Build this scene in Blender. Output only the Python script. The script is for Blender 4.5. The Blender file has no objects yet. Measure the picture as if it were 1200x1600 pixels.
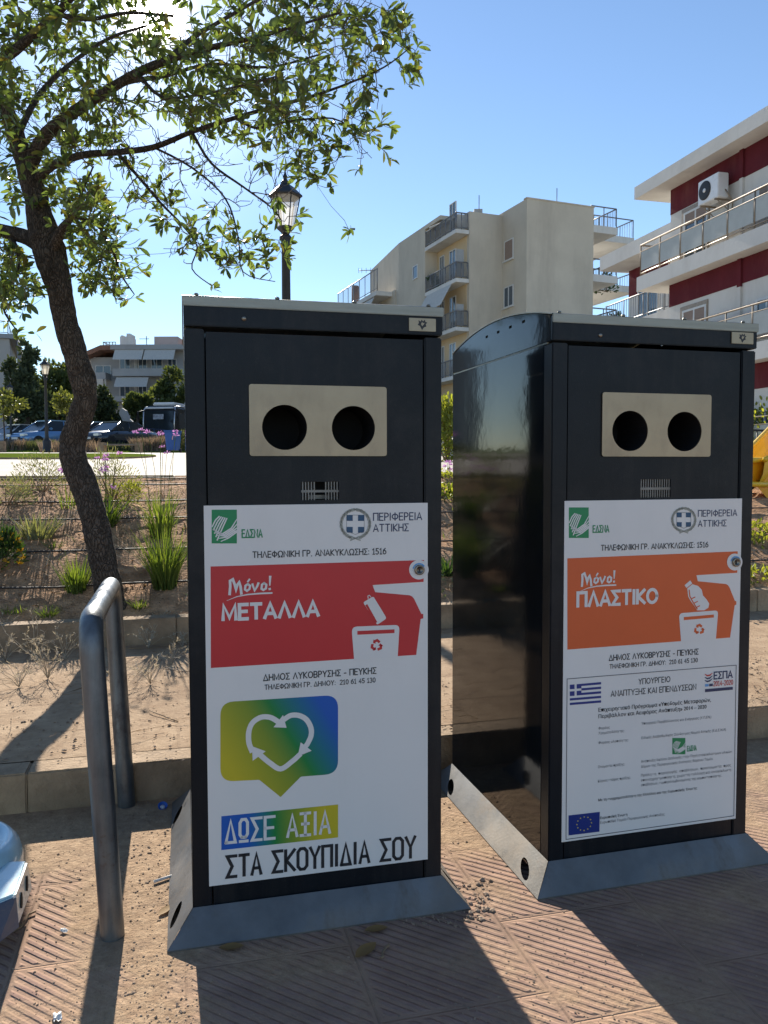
import bpy, bmesh, math, random
from math import sin, cos, pi, radians, atan2, sqrt, floor
from mathutils import Vector, Matrix, noise
from mathutils.geometry import tessellate_polygon
SC = bpy.context.scene
COL = SC.collection
random.seed(7)
R = random.Random(11)

# ------------------------------------------------------------------ camera, sky, sun, exposure
F, PITCH, ROLL, HC = 1257.45, .0519, -.0029, 1.1593        # focal length in photo pixels, tilt, eye height
CAM = Vector((0, 0, HC))
MW = Matrix.Rotation(-PITCH, 3, 'X') @ Matrix.Rotation(-ROLL, 3, 'Y')
cd = bpy.data.cameras.new('camera'); cam = bpy.data.objects.new('camera', cd); COL.objects.link(cam)
cd.sensor_fit = 'VERTICAL'; cd.sensor_height = 24; cd.lens = F / 1600 * 24
cd.clip_start = .05; cd.clip_end = 3000
r_, u_, b_ = MW @ Vector((1, 0, 0)), MW @ Vector((0, 0, 1)), MW @ Vector((0, -1, 0))
cam.matrix_world = Matrix(((r_.x, u_.x, b_.x, CAM.x), (r_.y, u_.y, b_.y, CAM.y), (r_.z, u_.z, b_.z, CAM.z), (0, 0, 0, 1)))
SC.camera = cam

def ray(px, py):
    return MW @ Vector(((px - 600) / F, 1, (800 - py) / F))
def aty(px, py, y):
    d = ray(px, py); return CAM + d * (y / d.y)
def onz(px, py, z=0.):
    d = ray(px, py); return CAM + d * ((z - HC) / d.z)

SUN = ray(235, 15).normalized()
SUN_EL, SUN_AZ = math.asin(SUN.z), atan2(SUN.x, SUN.y)
SKY_STRENGTH, SUN_STRENGTH, EXPOSURE = .088, 5.0, .97
w = bpy.data.worlds.new('World'); SC.world = w; w.use_nodes = True
nt = w.node_tree; bg = nt.nodes['Background']
sky = nt.nodes.new('ShaderNodeTexSky'); sky.sky_type = 'NISHITA'; sky.sun_disc = False
sky.sun_elevation = SUN_EL; sky.sun_rotation = SUN_AZ; sky.altitude = 150; sky.air_density = 1.0; sky.dust_density = .03; sky.ozone_density = 3.2
# bright aureole of the air round the sun, part of the sky
tc = nt.nodes.new('ShaderNodeTexCoord'); dot = nt.nodes.new('ShaderNodeVectorMath'); dot.operation = 'DOT_PRODUCT'
dot.inputs[1].default_value = SUN; nt.links.new(tc.outputs['Generated'], dot.inputs[0])
rmp = nt.nodes.new('ShaderNodeValToRGB'); mr = nt.nodes.new('ShaderNodeMapRange')
mr.inputs[1].default_value = cos(radians(6.5)); mr.inputs[2].default_value = cos(radians(.9))
nt.links.new(dot.outputs['Value'], mr.inputs[0])
pw = nt.nodes.new('ShaderNodeMath'); pw.operation = 'POWER'; pw.inputs[1].default_value = 34
nt.links.new(mr.outputs[0], pw.inputs[0])
em = nt.nodes.new('ShaderNodeMixRGB'); em.blend_type = 'ADD'; em.inputs[0].default_value = 1
sc_ = nt.nodes.new('ShaderNodeMixRGB'); sc_.blend_type = 'MULTIPLY'; sc_.inputs[0].default_value = 1
sc_.inputs[2].default_value = (120, 113, 98, 1)
nt.links.new(pw.outputs[0], sc_.inputs[1]); tn_ = nt.nodes.new('ShaderNodeMixRGB'); tn_.blend_type = 'MULTIPLY'; tn_.inputs[0].default_value = 1; tn_.inputs[2].default_value = (1.0, .995, .99, 1); nt.links.new(sky.outputs[0], tn_.inputs[1]); nt.links.new(tn_.outputs[0], em.inputs[1]); nt.links.new(sc_.outputs[0], em.inputs[2])
nt.nodes.remove(rmp)
m2_ = nt.nodes.new('ShaderNodeMapRange'); m2_.inputs[1].default_value = cos(radians(15)); m2_.inputs[2].default_value = 1
nt.links.new(dot.outputs['Value'], m2_.inputs[0]); p2_ = nt.nodes.new('ShaderNodeMath'); p2_.operation = 'POWER'; p2_.inputs[1].default_value = 2.2; nt.links.new(m2_.outputs[0], p2_.inputs[0])
s2_ = nt.nodes.new('ShaderNodeMixRGB'); s2_.blend_type = 'MULTIPLY'; s2_.inputs[0].default_value = 1; s2_.inputs[2].default_value = (3.4, 3.5, 3.6, 1); nt.links.new(p2_.outputs[0], s2_.inputs[1])
e2_ = nt.nodes.new('ShaderNodeMixRGB'); e2_.blend_type = 'ADD'; e2_.inputs[0].default_value = 1; nt.links.new(em.outputs[0], e2_.inputs[1]); nt.links.new(s2_.outputs[0], e2_.inputs[2]); em = e2_
nt.links.new(em.outputs[0], bg.inputs[0]); bg.inputs[1].default_value = SKY_STRENGTH
sl = bpy.data.lights.new('sun', 'SUN'); so = bpy.data.objects.new('sun', sl); COL.objects.link(so)
sl.energy = SUN_STRENGTH; sl.angle = radians(.5); sl.color = (1, .93, .82)
so.rotation_euler = SUN.to_track_quat('Z', 'Y').to_euler(); so.location = (0, 0, 30)
SC.view_settings.view_transform = 'Standard'; SC.view_settings.look = 'None'
SC.view_settings.gamma = 1; SC.view_settings.exposure = EXPOSURE
SC.render.resolution_x, SC.render.resolution_y = 768, 1024
SC.cycles.max_bounces = 8; SC.cycles.transparent_max_bounces = 16
SC.cycles.use_denoising = True

# ------------------------------------------------------------------ materials
def N(t, ty, **k):
    n = t.nodes.new(ty)
    for a, v in k.items(): setattr(n, a, v)
    return n
def mth(t, op, a, b=None, c=None, clamp=False):
    n = N(t, 'ShaderNodeMath', operation=op, use_clamp=clamp)
    for i, v in enumerate((a, b, c)):
        if v is None: continue
        if isinstance(v, (int, float)): n.inputs[i].default_value = v
        else: t.links.new(v, n.inputs[i])
    return n.outputs[0]
def noi(t, vec, scale, detail=4, rough=.55):
    n = N(t, 'ShaderNodeTexNoise'); n.inputs['Scale'].default_value = scale; n.inputs['Detail'].default_value = detail
    n.inputs['Roughness'].default_value = rough; t.links.new(vec, n.inputs['Vector']); return n.outputs[0]
def ramp(t, fac, stops):
    n = N(t, 'ShaderNodeValToRGB'); cr = n.color_ramp
    while len(cr.elements) < len(stops): cr.elements.new(.5)
    for e, (p, c) in zip(cr.elements, stops):
        e.position = p; e.color = (c if isinstance(c, tuple) else (c, c, c))[:3] + (1,)
    t.links.new(fac, n.inputs[0]); return n.outputs[0]
def mix(t, fac, a, b, blend='MIX'):
    n = N(t, 'ShaderNodeMixRGB', blend_type=blend)
    for i, v in enumerate((fac, a, b)):
        if isinstance(v, (int, float)): n.inputs[i].default_value = v
        elif isinstance(v, tuple): n.inputs[i].default_value = v[:3] + (1,)
        else: t.links.new(v, n.inputs[i])
    return n.outputs[0]
def bump(t, b, h, dist, strength=1.):
    n = N(t, 'ShaderNodeBump'); n.inputs['Strength'].default_value = strength; n.inputs['Distance'].default_value = dist
    t.links.new(h, n.inputs['Height']); t.links.new(n.outputs[0], b.inputs['Normal'])
def new(name):
    m = bpy.data.materials.new(name); m.use_nodes = True
    t = m.node_tree; b = t.nodes['Principled BSDF']; c = N(t, 'ShaderNodeTexCoord').outputs['Object']
    return m, t, b, c
MATS = {}
def mat(name, col, rough=.6, metal=0., var=.15, vs=6., bmp=0., bs=60., spec=.5, dirt=0., rv=.1, coat=0., stretch=None):
    if name in MATS: return MATS[name]
    m, t, b, c = new(name); MATS[name] = m
    if stretch:
        mp = N(t, 'ShaderNodeMapping'); mp.inputs['Scale'].default_value = stretch; t.links.new(c, mp.inputs[0]); c = mp.outputs[0]
    n = noi(t, c, vs, 5, .6)
    lo = tuple(x * (1 - var) for x in col); hi = tuple(min(1, x * (1 + var)) for x in col)
    colr = ramp(t, n, [(.3, lo), (.7, hi)])
    if dirt:
        d = noi(t, c, vs * .37, 6, .7)
        colr = mix(t, ramp(t, d, [(.52, 0.), (.72, dirt)]), colr, (.22, .16, .10))
    t.links.new(colr, b.inputs['Base Color'])
    rr = mth(t, 'MULTIPLY_ADD', noi(t, c, vs * 2.3, 4), rv * 2, rough - rv, clamp=True); t.links.new(rr, b.inputs['Roughness'])
    b.inputs['Metallic'].default_value = metal; b.inputs['Specular IOR Level'].default_value = spec
    if coat: b.inputs['Coat Weight'].default_value = coat; b.inputs['Coat Roughness'].default_value = .08
    if bmp: bump(t, b, noi(t, c, bs, 4), bmp)
    return m
def grime(m, amount, col=(.17, .14, .11), scale=3., stretch=(1, 1, 1), lo=.45, hi=.75, rough=.75, fine=0.):
    """dust and drip marks: patches of another colour and a duller sheen on a finished material"""
    t = m.node_tree; b = t.nodes['Principled BSDF']; c = N(t, 'ShaderNodeTexCoord').outputs['Object']
    mp = N(t, 'ShaderNodeMapping'); mp.inputs['Scale'].default_value = stretch; t.links.new(c, mp.inputs[0]); v = mp.outputs[0]
    f = ramp(t, noi(t, v, scale, 8, .72), [(lo, 0.), (hi, amount)])
    if fine: f = mth(t, 'ADD', f, mth(t, 'MULTIPLY', ramp(t, noi(t, c, 160, 3, .6), [(.62, 0.), (.72, 1.)]), fine), clamp=True)
    src = b.inputs['Base Color'].links[0].from_socket if b.inputs['Base Color'].links else tuple(b.inputs['Base Color'].default_value)
    t.links.new(mix(t, f, src, col), b.inputs['Base Color'])
    r = b.inputs['Roughness']; rs = r.links[0].from_socket if r.links else r.default_value
    t.links.new(mth(t, 'ADD', mth(t, 'MULTIPLY', rs, mth(t, 'SUBTRACT', 1., f)), mth(t, 'MULTIPLY', f, rough)), r)
def leafmat(name, lo, hi, trans=.45, rough=.4, old=None, tint=(1.5, 1.35, .5)):
    if name in MATS: return MATS[name]
    m, t, b, c = new(name); MATS[name] = m
    g = N(t, 'ShaderNodeNewGeometry')
    stops = [(0., lo), (.9, hi)] + ([(.97, old)] if old else [])
    colr = ramp(t, g.outputs['Random Per Island'], stops)
    t.links.new(colr, b.inputs['Base Color']); b.inputs['Roughness'].default_value = rough
    tr = N(t, 'ShaderNodeBsdfTranslucent'); mx = N(t, 'ShaderNodeMixShader'); mx.inputs[0].default_value = trans
    tcol = mix(t, 1., colr, tint, 'MULTIPLY'); t.links.new(tcol, tr.inputs[0])
    t.links.new(b.outputs[0], mx.inputs[1]); t.links.new(tr.outputs[0], mx.inputs[2])
    t.links.new(mx.outputs[0], t.nodes['Material Output'].inputs[0])
    return m
def glassmat(name, col=(.05, .07, .09), rough=.06):
    return mat(name, col, rough, 0, .1, 2, spec=.4 if 'car' in name else .8, rv=.02)

# ------------------------------------------------------------------ mesh builder
class MB:
    def __init__(s): s.v = []; s.f = []; s.m = []; s.sm = []
    def add(s, vs, fs, m=0, smooth=False):
        o = len(s.v); s.v += [tuple(v) for v in vs]
        for f in fs: s.f.append(tuple(i + o for i in f)); s.m.append(m); s.sm.append(smooth)
    def box(s, x0, x1, y0, y1, z0, z1, m=0, M=None):
        v = [Vector((x, y, z)) for z in (z0, z1) for y in (y0, y1) for x in (x0, x1)]
        if M: v = [M @ q for q in v]
        s.add(v, [(0, 2, 3, 1), (4, 5, 7, 6), (0, 1, 5, 4), (2, 6, 7, 3), (0, 4, 6, 2), (1, 3, 7, 5)], m)
    def bbox(s, x0, x1, y0, y1, z0, z1, b=.004, m=0, M=None):      # box with bevelled edges
        bm = bmesh.new(); bmesh.ops.create_cube(bm, size=1)
        for q in bm.verts: q.co = Vector(((x0 + x1) / 2 + q.co.x * (x1 - x0), (y0 + y1) / 2 + q.co.y * (y1 - y0), (z0 + z1) / 2 + q.co.z * (z1 - z0)))
        bmesh.ops.bevel(bm, geom=bm.edges[:], offset=b, segments=2, affect='EDGES')
        s.bm(bm, m, M)
    def bm(s, bm, m=0, M=None, smooth=False):
        bm.verts.ensure_lookup_table(); bm.verts.index_update()
        vs = [M @ q.co if M else q.co for q in bm.verts]
        s.add(vs, [[q.index for q in f.verts] for f in bm.faces], m, smooth); bm.free()
    def tube(s, pts, rad, n=8, m=0, caps=True, smooth=True):
        pts = [Vector(p) for p in pts]; k = len(pts)
        if isinstance(rad, (int, float)): rad = [rad] * k
        vs = []; prev = None
        for i, p in enumerate(pts):
            d = (pts[min(i + 1, k - 1)] - pts[max(i - 1, 0)])
            d = d.normalized() if d.length > 1e-9 else Vector((0, 0, 1))
            if prev is None:
                a = d.orthogonal().normalized()
            else:
                a = prev - d * prev.dot(d); a = a.normalized() if a.length > 1e-6 else d.orthogonal().normalized()
            prev = a; b = d.cross(a)
            for j in range(n):
                t = 2 * pi * j / n; vs.append(p + (a * cos(t) + b * sin(t)) * rad[i])
        fs = [(i * n + j, i * n + (j + 1) % n, (i + 1) * n + (j + 1) % n, (i + 1) * n + j) for i in range(k - 1) for j in range(n)]
        if caps: fs += [tuple(range(n))[::-1], tuple((k - 1) * n + j for j in range(n))]
        s.add(vs, fs, m, smooth)
    def lathe(s, prof, n=24, c=(0, 0, 0), m=0, smooth=True, a0=0.):
        c = Vector(c); vs = []
        for r, z in prof:
            for j in range(n):
                t = 2 * pi * j / n + a0; vs.append(c + Vector((r * cos(t), r * sin(t), z)))
        k = len(prof)
        fs = [(i * n + j, i * n + (j + 1) % n, (i + 1) * n + (j + 1) % n, (i + 1) * n + j) for i in range(k - 1) for j in range(n)]
        fs += [tuple(range(n))[::-1], tuple((k - 1) * n + j for j in range(n))]
        s.add(vs, fs, m, smooth)
    def plate(s, loops, y0, y1, m=0, T=None):          # flat sheet in x/z with holes, thickness along y
        tri = tessellate_polygon([[Vector((a, b, 0)) for a, b in l] for l in loops])
        P = [q for l in loops for q in l]; n = len(P)
        vs = [Vector((a, y0, b)) for a, b in P] + [Vector((a, y1, b)) for a, b in P]
        fs = []
        for a, b, c in tri:
            ar = (P[b][0] - P[a][0]) * (P[c][1] - P[a][1]) - (P[b][1] - P[a][1]) * (P[c][0] - P[a][0])
            if ar < 0: b, c = c, b
            fs.append((a, b, c)); fs.append((a + n, c + n, b + n))
        o = 0
        for l in loops:
            k = len(l)
            for i in range(k): fs.append((o + i, o + (i + 1) % k, n + o + (i + 1) % k, n + o + i))
            o += k
        if T: vs = [T @ v for v in vs]
        s.add(vs, fs, m)
    def flat(s, pts, y, m=0):                          # printed shape in x/z on a sign face
        tri = tessellate_polygon([[Vector((a, b, 0)) for a, b in pts]])
        fs = []
        for a, b, c in tri:
            ar = (pts[b][0] - pts[a][0]) * (pts[c][1] - pts[a][1]) - (pts[b][1] - pts[a][1]) * (pts[c][0] - pts[a][0])
            fs.append((a, b, c) if ar > 0 else (a, c, b))
        s.add([(a, y, b) for a, b in pts], fs, m)
    def stroke(s, pts, wd, y, m=0, closed=False):
        P = [Vector(p) for p in pts]; k = len(P); L = []; Rr = []
        for i, p in enumerate(P):
            a = P[i - 1] if (i or closed) else None; b = P[(i + 1) % k] if (i < k - 1 or closed) else None
            d1 = (p - a).normalized() if a is not None and (p - a).length > 1e-9 else None
            d2 = (b - p).normalized() if b is not None and (b - p).length > 1e-9 else None
            d1 = d1 or d2; d2 = d2 or d1
            n1 = Vector((-d1.y, d1.x)); n2 = Vector((-d2.y, d2.x)); q = n1 + n2
            if q.length < .3: q = n1; f = 1
            else: q.normalize(); f = min(1 / max(q.dot(n1), .35), 1.8)
            ww = wd[i] if isinstance(wd, list) else wd
            if i == 0 and not closed: p = p - d2 * ww * .35
            if i == k - 1 and not closed: p = p + d1 * ww * .35
            L.append(p + q * f * ww / 2); Rr.append(p - q * f * ww / 2)
        vs = [(q.x, y, q.y) for q in L + Rr]
        fs = [(i, k + i, k + (i + 1) % k, (i + 1) % k) for i in range(k if closed else k - 1)]
        s.add(vs, fs, m)
    def build(s, name, mats, parent=None, loc=None, rot=None, kind=None):
        me = bpy.data.meshes.new(name); me.from_pydata(s.v, [], s.f); me.update()
        for q in (mats if isinstance(mats, (list, tuple)) else [mats]): me.materials.append(q)
        me.polygons.foreach_set('material_index', s.m); me.polygons.foreach_set('use_smooth', s.sm); me.update()
        o = bpy.data.objects.new(name, me); COL.objects.link(o)
        if parent: o.parent = parent
        if loc is not None: o.location = loc
        if rot is not None: o.rotation_euler = rot
        if kind: o['kind'] = kind
        return o
def tag(o, label=None, cat=None, group=None, kind=None):
    if label: o['label'] = label
    if cat: o['category'] = cat
    if group: o['group'] = group
    if kind: o['kind'] = kind
    return o
def thing(name, label, cat, loc=(0, 0, 0), rz=0., group=None):
    o = bpy.data.objects.new(name, None); COL.objects.link(o); o.location = loc; o.rotation_euler = (0, 0, rz)
    o.empty_display_size = .1
    return tag(o, label, cat, group)
def dup(root, loc, rz, label, group=None, scale=1.):
    r = root.copy(); COL.objects.link(r); r.location = loc; r.rotation_euler = (0, 0, rz); r.scale = (scale,) * 3
    r['label'] = label
    if group: r['group'] = group
    for ch in list(root.children):
        c = ch.copy(); COL.objects.link(c); c.parent = r
        for g in ch.children:
            d = g.copy(); COL.objects.link(d); d.parent = c
    return r
def circ(cx, cy, r, n=28, ry=None, a0=0.):
    return [(cx + r * cos(a0 + 2 * pi * i / n), cy + (ry or r) * sin(a0 + 2 * pi * i / n)) for i in range(n)]

# ------------------------------------------------------------------ street frame: s along the kerb, t away from the eye
TH = radians(14.6); E1 = Vector((cos(TH), sin(TH), 0)); E2 = Vector((-sin(TH), cos(TH), 0))
def W(s, t, z=0.): return E1 * s + E2 * t + Vector((0, 0, z))
def st(p): return p.x * cos(TH) + p.y * sin(TH), -p.x * sin(TH) + p.y * cos(TH)
PROF = [(-40, 0), (2.9, 0), (2.9, .135), (4.85, .15), (4.85, .27), (4.97, .28), (5.3, .43), (5.75, .60), (6.2, .76), (6.65, .88), (7.1, .98),
        (7.5, 1.04), (8.0, 1.085), (8.1, 1.09), (30, 1.80), (41.5, 2.055), (44.4, 2.38), (48, 2.41), (60, 2.6), (90, 3.2), (160, 4.4), (900, 9)]
def tz(t):
    for (a, za), (b, zb) in zip(PROF, PROF[1:]):
        if a <= t < b: return za + (zb - za) * (t - a) / (b - a)
    return PROF[-1][1]
def hit(px, py, t0=4.9):
    """where the eye's ray meets the rising ground, from the bed onwards"""
    d = ray(px, py); ts = d.dot(E2)
    t = t0
    while t < 120:
        p = CAM + d * (t / ts)
        if p.z <= tz(t): return Vector((p.x, p.y, tz(t)))
        t += .02 if t < 9 else .15
    return p
def att(px, py, t):                    # the point of a ray at distance t in the street frame
    d = ray(px, py); return CAM + d * (t / d.dot(E2))
# ------------------------------------------------------------------ ground
def strip(name, s0, s1, rows, m, ns=2, kind='structure', jit=0., nt=None):
    mb = MB(); T = []
    for (a, za), (b, zb) in zip(rows, rows[1:]):
        k = nt or 1
        for i in range(k): T.append((a + (b - a) * i / k, za + (zb - za) * i / k))
    T.append(rows[-1])
    for t, z in T:
        for i in range(ns):
            s = s0 + (s1 - s0) * i / (ns - 1)
            dz = 0
            if jit: dz = jit * (noise.noise((s * 2.2, t * 2.2, 0)) * 1.2 + noise.noise((s * 8, t * 8, 3)) * .6)
            mb.v.append((s, t, z + dz))
    for j in range(len(T) - 1):
        for i in range(ns - 1):
            a = j * ns + i; mb.f.append((a, a + 1, a + ns + 1, a + ns)); mb.m.append(0); mb.sm.append(bool(jit))
    return mb.build(name, m, rot=(0, 0, TH), kind=kind)

# dusty ribbed paving round the bins
m, t, b, c = new('ribbed_paving')
xyz = N(t, 'ShaderNodeSeparateXYZ'); t.links.new(c, xyz.inputs[0]); S_, T_ = xyz.outputs[0], xyz.outputs[1]
cs = mth(t, 'DIVIDE', mth(t, 'ADD', S_, .382), .391); ci = mth(t, 'FLOOR', cs); fs = mth(t, 'FRACT', cs)
ct = mth(t, 'DIVIDE', mth(t, 'ADD', mth(t, 'MULTIPLY_ADD', mth(t, 'FLOORED_MODULO', ci, 2.), .104, -1.582), T_), .391); ft = mth(t, 'FRACT', ct)
ed = mth(t, 'MINIMUM', mth(t, 'MINIMUM', fs, mth(t, 'SUBTRACT', 1., fs)), mth(t, 'MINIMUM', ft, mth(t, 'SUBTRACT', 1., ft)))
edm = mth(t, 'DIVIDE', mth(t, 'SUBTRACT', ed, .024), .02, clamp=True)
joint = mth(t, 'DIVIDE', ed, .009, clamp=True)
wob = mth(t, 'MULTIPLY', noi(t, c, 14, 3), .006)
ph = mth(t, 'MULTIPLY', mth(t, 'ADD', mth(t, 'ADD', S_, T_), wob), 2 * pi / (.0243 * 1.4142))
rib = mth(t, 'MULTIPLY_ADD', mth(t, 'SINE', ph), .9, .5, clamp=True)
band = mth(t, 'SUBTRACT', 1., mth(t, 'DIVIDE', mth(t, 'ABSOLUTE', mth(t, 'ADD', S_, .085)), .24, clamp=True))
far = mth(t, 'MULTIPLY', mth(t, 'SUBTRACT', T_, 2.15), 1.1, clamp=True)
dn = mth(t, 'ADD', mth(t, 'ADD', noi(t, c, 3.1, 6, .62), mth(t, 'MULTIPLY', band, .34)), mth(t, 'MULTIPLY', far, .5))
dust = ramp(t, dn, [(.50, 0.), (.70, 1.)])
ribm = mth(t, 'MULTIPLY', mth(t, 'MULTIPLY', rib, edm), mth(t, 'SUBTRACT', 1., dust))
h1 = mth(t, 'MULTIPLY', ribm, .0042)
h2 = mth(t, 'MULTIPLY', joint, .003)
h2 = mth(t, 'MULTIPLY', h2, mth(t, 'SUBTRACT', 1.15, dust))
gr = mth(t, 'MULTIPLY', noi(t, c, 90, 5, .7), .005)
gr2 = mth(t, 'MULTIPLY', noi(t, c, 14, 4, .6), .010)
gr = mth(t, 'ADD', mth(t, 'MULTIPLY', gr, mth(t, 'MULTIPLY_ADD', dust, .75, .3)), mth(t, 'MULTIPLY', gr2, dust))
hh = mth(t, 'ADD', mth(t, 'ADD', h1, h2), gr)
base = ramp(t, noi(t, c, 7, 6, .65), [(.3, (.225, .138, .108)), (.7, (.36, .232, .182))])
base = mix(t, mth(t, 'MULTIPLY', mth(t, 'SUBTRACT', 1., ribm), .35), base, (.40, .26, .155))
dcol = ramp(t, noi(t, c, 30, 8, .8), [(.3, (.245, .155, .092)), (.5, (.37, .25, .153)), (.7, (.52, .37, .235))])
colr = mix(t, dust, base, dcol)
vo = N(t, 'ShaderNodeTexVoronoi'); vo.inputs['Scale'].default_value = 95; t.links.new(c, vo.inputs['Vector'])
spk = mth(t, 'MULTIPLY', ramp(t, vo.outputs['Distance'], [(.06, 1.), (.14, 0.)]), ramp(t, noi(t, c, 9, 3), [(.5, 0.), (.62, .75)]))
colr = mix(t, spk, colr, (.09, .06, .045))
blot = ramp(t, noi(t, c, 1.7, 7, .75), [(.5, 0.), (.68, .55)])
colr = mix(t, blot, colr, (.17, .115, .085))
t.links.new(colr, b.inputs['Base Color']); b.inputs['Roughness'].default_value = .92; b.inputs['Specular IOR Level'].default_value = .2
bump(t, b, hh, 1.0)
M_PAVE = m
# dusty concrete slabs of the upper pavement
m, t, b, c = new('dusty_slabs')
xyz = N(t, 'ShaderNodeSeparateXYZ'); t.links.new(c, xyz.inputs[0]); S_, T_ = xyz.outputs[0], xyz.outputs[1]
ft = mth(t, 'FRACT', mth(t, 'DIVIDE', mth(t, 'SUBTRACT', T_, 2.93), .393)); fs = mth(t, 'FRACT', mth(t, 'DIVIDE', S_, .393))
ed = mth(t, 'MINIMUM', mth(t, 'MINIMUM', ft, mth(t, 'SUBTRACT', 1., ft)), mth(t, 'ADD', .012, mth(t, 'MINIMUM', fs, mth(t, 'SUBTRACT', 1., fs))))
jn = ramp(t, ed, [(0., .25), (.035, 1.)])
dn = ramp(t, noi(t, c, 2.3, 6, .65), [(.3, .25), (.52, 1.)])
jv = mth(t, 'MAXIMUM', jn, dn)
colr = ramp(t, noi(t, c, 11, 7, .7), [(.28, (.29, .19, .115)), (.72, (.51, .37, .24))])
colr = mix(t, mth(t, 'SUBTRACT', 1., jv), colr, (.20, .13, .08))
colr = mix(t, ramp(t, noi(t, c, 1.3, 6, .7), [(.45, 0.), (.68, .6)]), colr, (.24, .155, .095))
vo = N(t, 'ShaderNodeTexVoronoi'); vo.inputs['Scale'].default_value = 60; t.links.new(c, vo.inputs['Vector'])
spk = mth(t, 'MULTIPLY', ramp(t, vo.outputs['Distance'], [(.06, 1.), (.15, 0.)]), ramp(t, noi(t, c, 4, 3), [(.5, 0.), (.6, .8)]))
colr = mix(t, spk, colr, (.10, .065, .04))
t.links.new(colr, b.inputs['Base Color']); b.inputs['Roughness'].default_value = .95; b.inputs['Specular IOR Level'].default_value = .15
bump(t, b, mth(t, 'ADD', mth(t, 'MULTIPLY', noi(t, c, 55, 6, .75), .007), mth(t, 'MULTIPLY', jv, .004)), 1.)
M_SLAB = m
M_KERB = mat('kerb_concrete', (.37, .265, .17), .92, 0, .38, 5, .006, 70, .2, dirt=.8)
M_SOIL = mat('bed_soil', (.43, .255, .145), .98, 0, .45, 9, .03, 45, .1)
M_PLAZA = mat('plaza_concrete', (.37, .325, .27), .85, 0, .10, 1.5, .002, 40, .2, stretch=(.25, 2.2, 1))
M_LAWN = mat('lawn_green', (.10, .135, .02), 1.0, 0, .3, 2.5, 0, 30, 0.)
grime(M_KERB, .7, (.14, .09, .055), 2.2, (1, 1, .5), .45, .7)
M_EARTH = mat('far_earth', (.20, .17, .11), .95, 0, .3, .15, 0, 10, .1)
M_ROAD = mat('asphalt', (.055, .055, .056), .85, 0, .2, 3, .004, 80, .3)

strip('ground', -600, 600, [(-300, -.4), (4.4, -.4), (9, .5), (30, 1.5), (60, 2.2), (90, 2.9), (160, 4.2), (900, 9)], M_EARTH)
strip('paved_footway', -14, 16, [(-12, 0), (2.9, 0)], M_PAVE)
strip('upper_footway', -14, 16, [(3.02, .137), (4.83, .15)], M_SLAB)
strip('planting_bed', -9, 12, [(4.95, .272)] + [q for q in PROF if 4.97 < q[0] < 8.05], M_SOIL, ns=420, jit=.035, nt=9)
strip('plaza', -60, 60, [(8.08, 1.09), (30, 1.80), (41.5, 2.055)], M_PLAZA)
strip('lawn', -60, 60, [(41.5, 2.057), (44.4, 2.38)], M_LAWN)
strip('road', -90, 90, [(44.5, 2.38), (48, 2.41), (60, 2.6), (70, 2.78)], M_ROAD)

def kerb(name, label, s0, s1, t0, t1, z0, z1, seg, m):
    root = thing(name, label, 'kerb', W(s0, t0, z0), TH)
    s = s0; i = 0; rr = random.Random(len(label))
    while s < s1:
        L = min(seg, s1 - s); mb = MB()
        dz = rr.uniform(-.004, .004)
        mb.bbox(s - s0 + .0012, s - s0 + L - .0012, 0, t1 - t0, 0, z1 - z0 + dz * .6, .005)
        mb.build('kerb_stone', m, root); s += L
    return root
kerb('step_kerb', 'low pale concrete kerb step directly behind the two recycling bins', -3.5, 5.5, 2.9, 3.02, -.1, .137, 1.0, M_KERB)
kerb('bed_kerb', 'higher concrete kerb edging the brown soil bank at its foot', -5, 7.0, 4.83, 4.95, .05, .30, 1.0, M_KERB)
kerb('bank_top_kerb', 'thin concrete edging along the top of the soil bank by the plaza', -8, 9.0, 8.0, 8.08, .9, 1.115, 2.0, M_KERB)

# near lawn tongue on the plaza with its rim
mb = MB()
L0, L1 = att(-260, 713, 20.0), att(222, 713, 20.0)
s0 = st(L0)[0]; s1 = st(L1)[0]
pts = [(s0, 17.6)] + [(s1 - 1.2 + 1.5 * sin(a), 21.3 - 3.7 * cos(a)) for a in [i * pi / 12 for i in range(13)]] + [(s0, 25.0)]
top = [(a, bb, tz(bb) + .04) for a, bb in pts]; bot = [(a, bb, tz(bb) - .05) for a, bb in pts]
n = len(pts); mb.add(top, [tuple(range(n))]); mb.add(top + bot, [(i, n + i, n + (i + 1) % n, (i + 1) % n) for i in range(n)], 1)
mb.build('lawn_tongue', [M_LAWN, M_KERB], rot=(0, 0, TH), kind='structure')
# ------------------------------------------------------------------ the two recycling bins
M_NAVY = mat('navy_coat_satin', (.0065, .009, .013), .38, 0, .2, 5, .0004, 350, .24, rv=.06)
M_NAVYG = mat('navy_coat_gloss', (.007, .011, .0155), .065, 0, .2, 3, .0005, 7, .36, rv=.03)
M_STEEL = mat('brushed_steel', (.29, .265, .22), .40, 1., .10, 5, .0002, 200, .5, rv=.08, stretch=(1, 1, 14))
M_STEELW = mat('plate_steel', (.36, .29, .205), .44, 1., .08, 7, .0002, 300, .5, rv=.06)
M_SKIRT = mat('skirt_steel', (.20, .195, .185), .48, .8, .26, 6, .0004, 120, .5, dirt=.35, rv=.10)
M_HOLE = mat('bin_inside', (.006, .006, .007), .8, 0, .1, 5)
M_WHITE = mat('sticker_white', (.76, .735, .70), .38, 0, .025, 3, .0002, 30, .4, rv=.05)
M_BLACK = mat('print_black', (.018, .018, .022), .5, 0, .1, 9)
M_RED = mat('print_red', (.55, .028, .034), .38, 0, .05, 4, rv=.05)
M_ORANGE = mat('print_orange', (.68, .115, .028), .38, 0, .05, 4, rv=.05)
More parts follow.
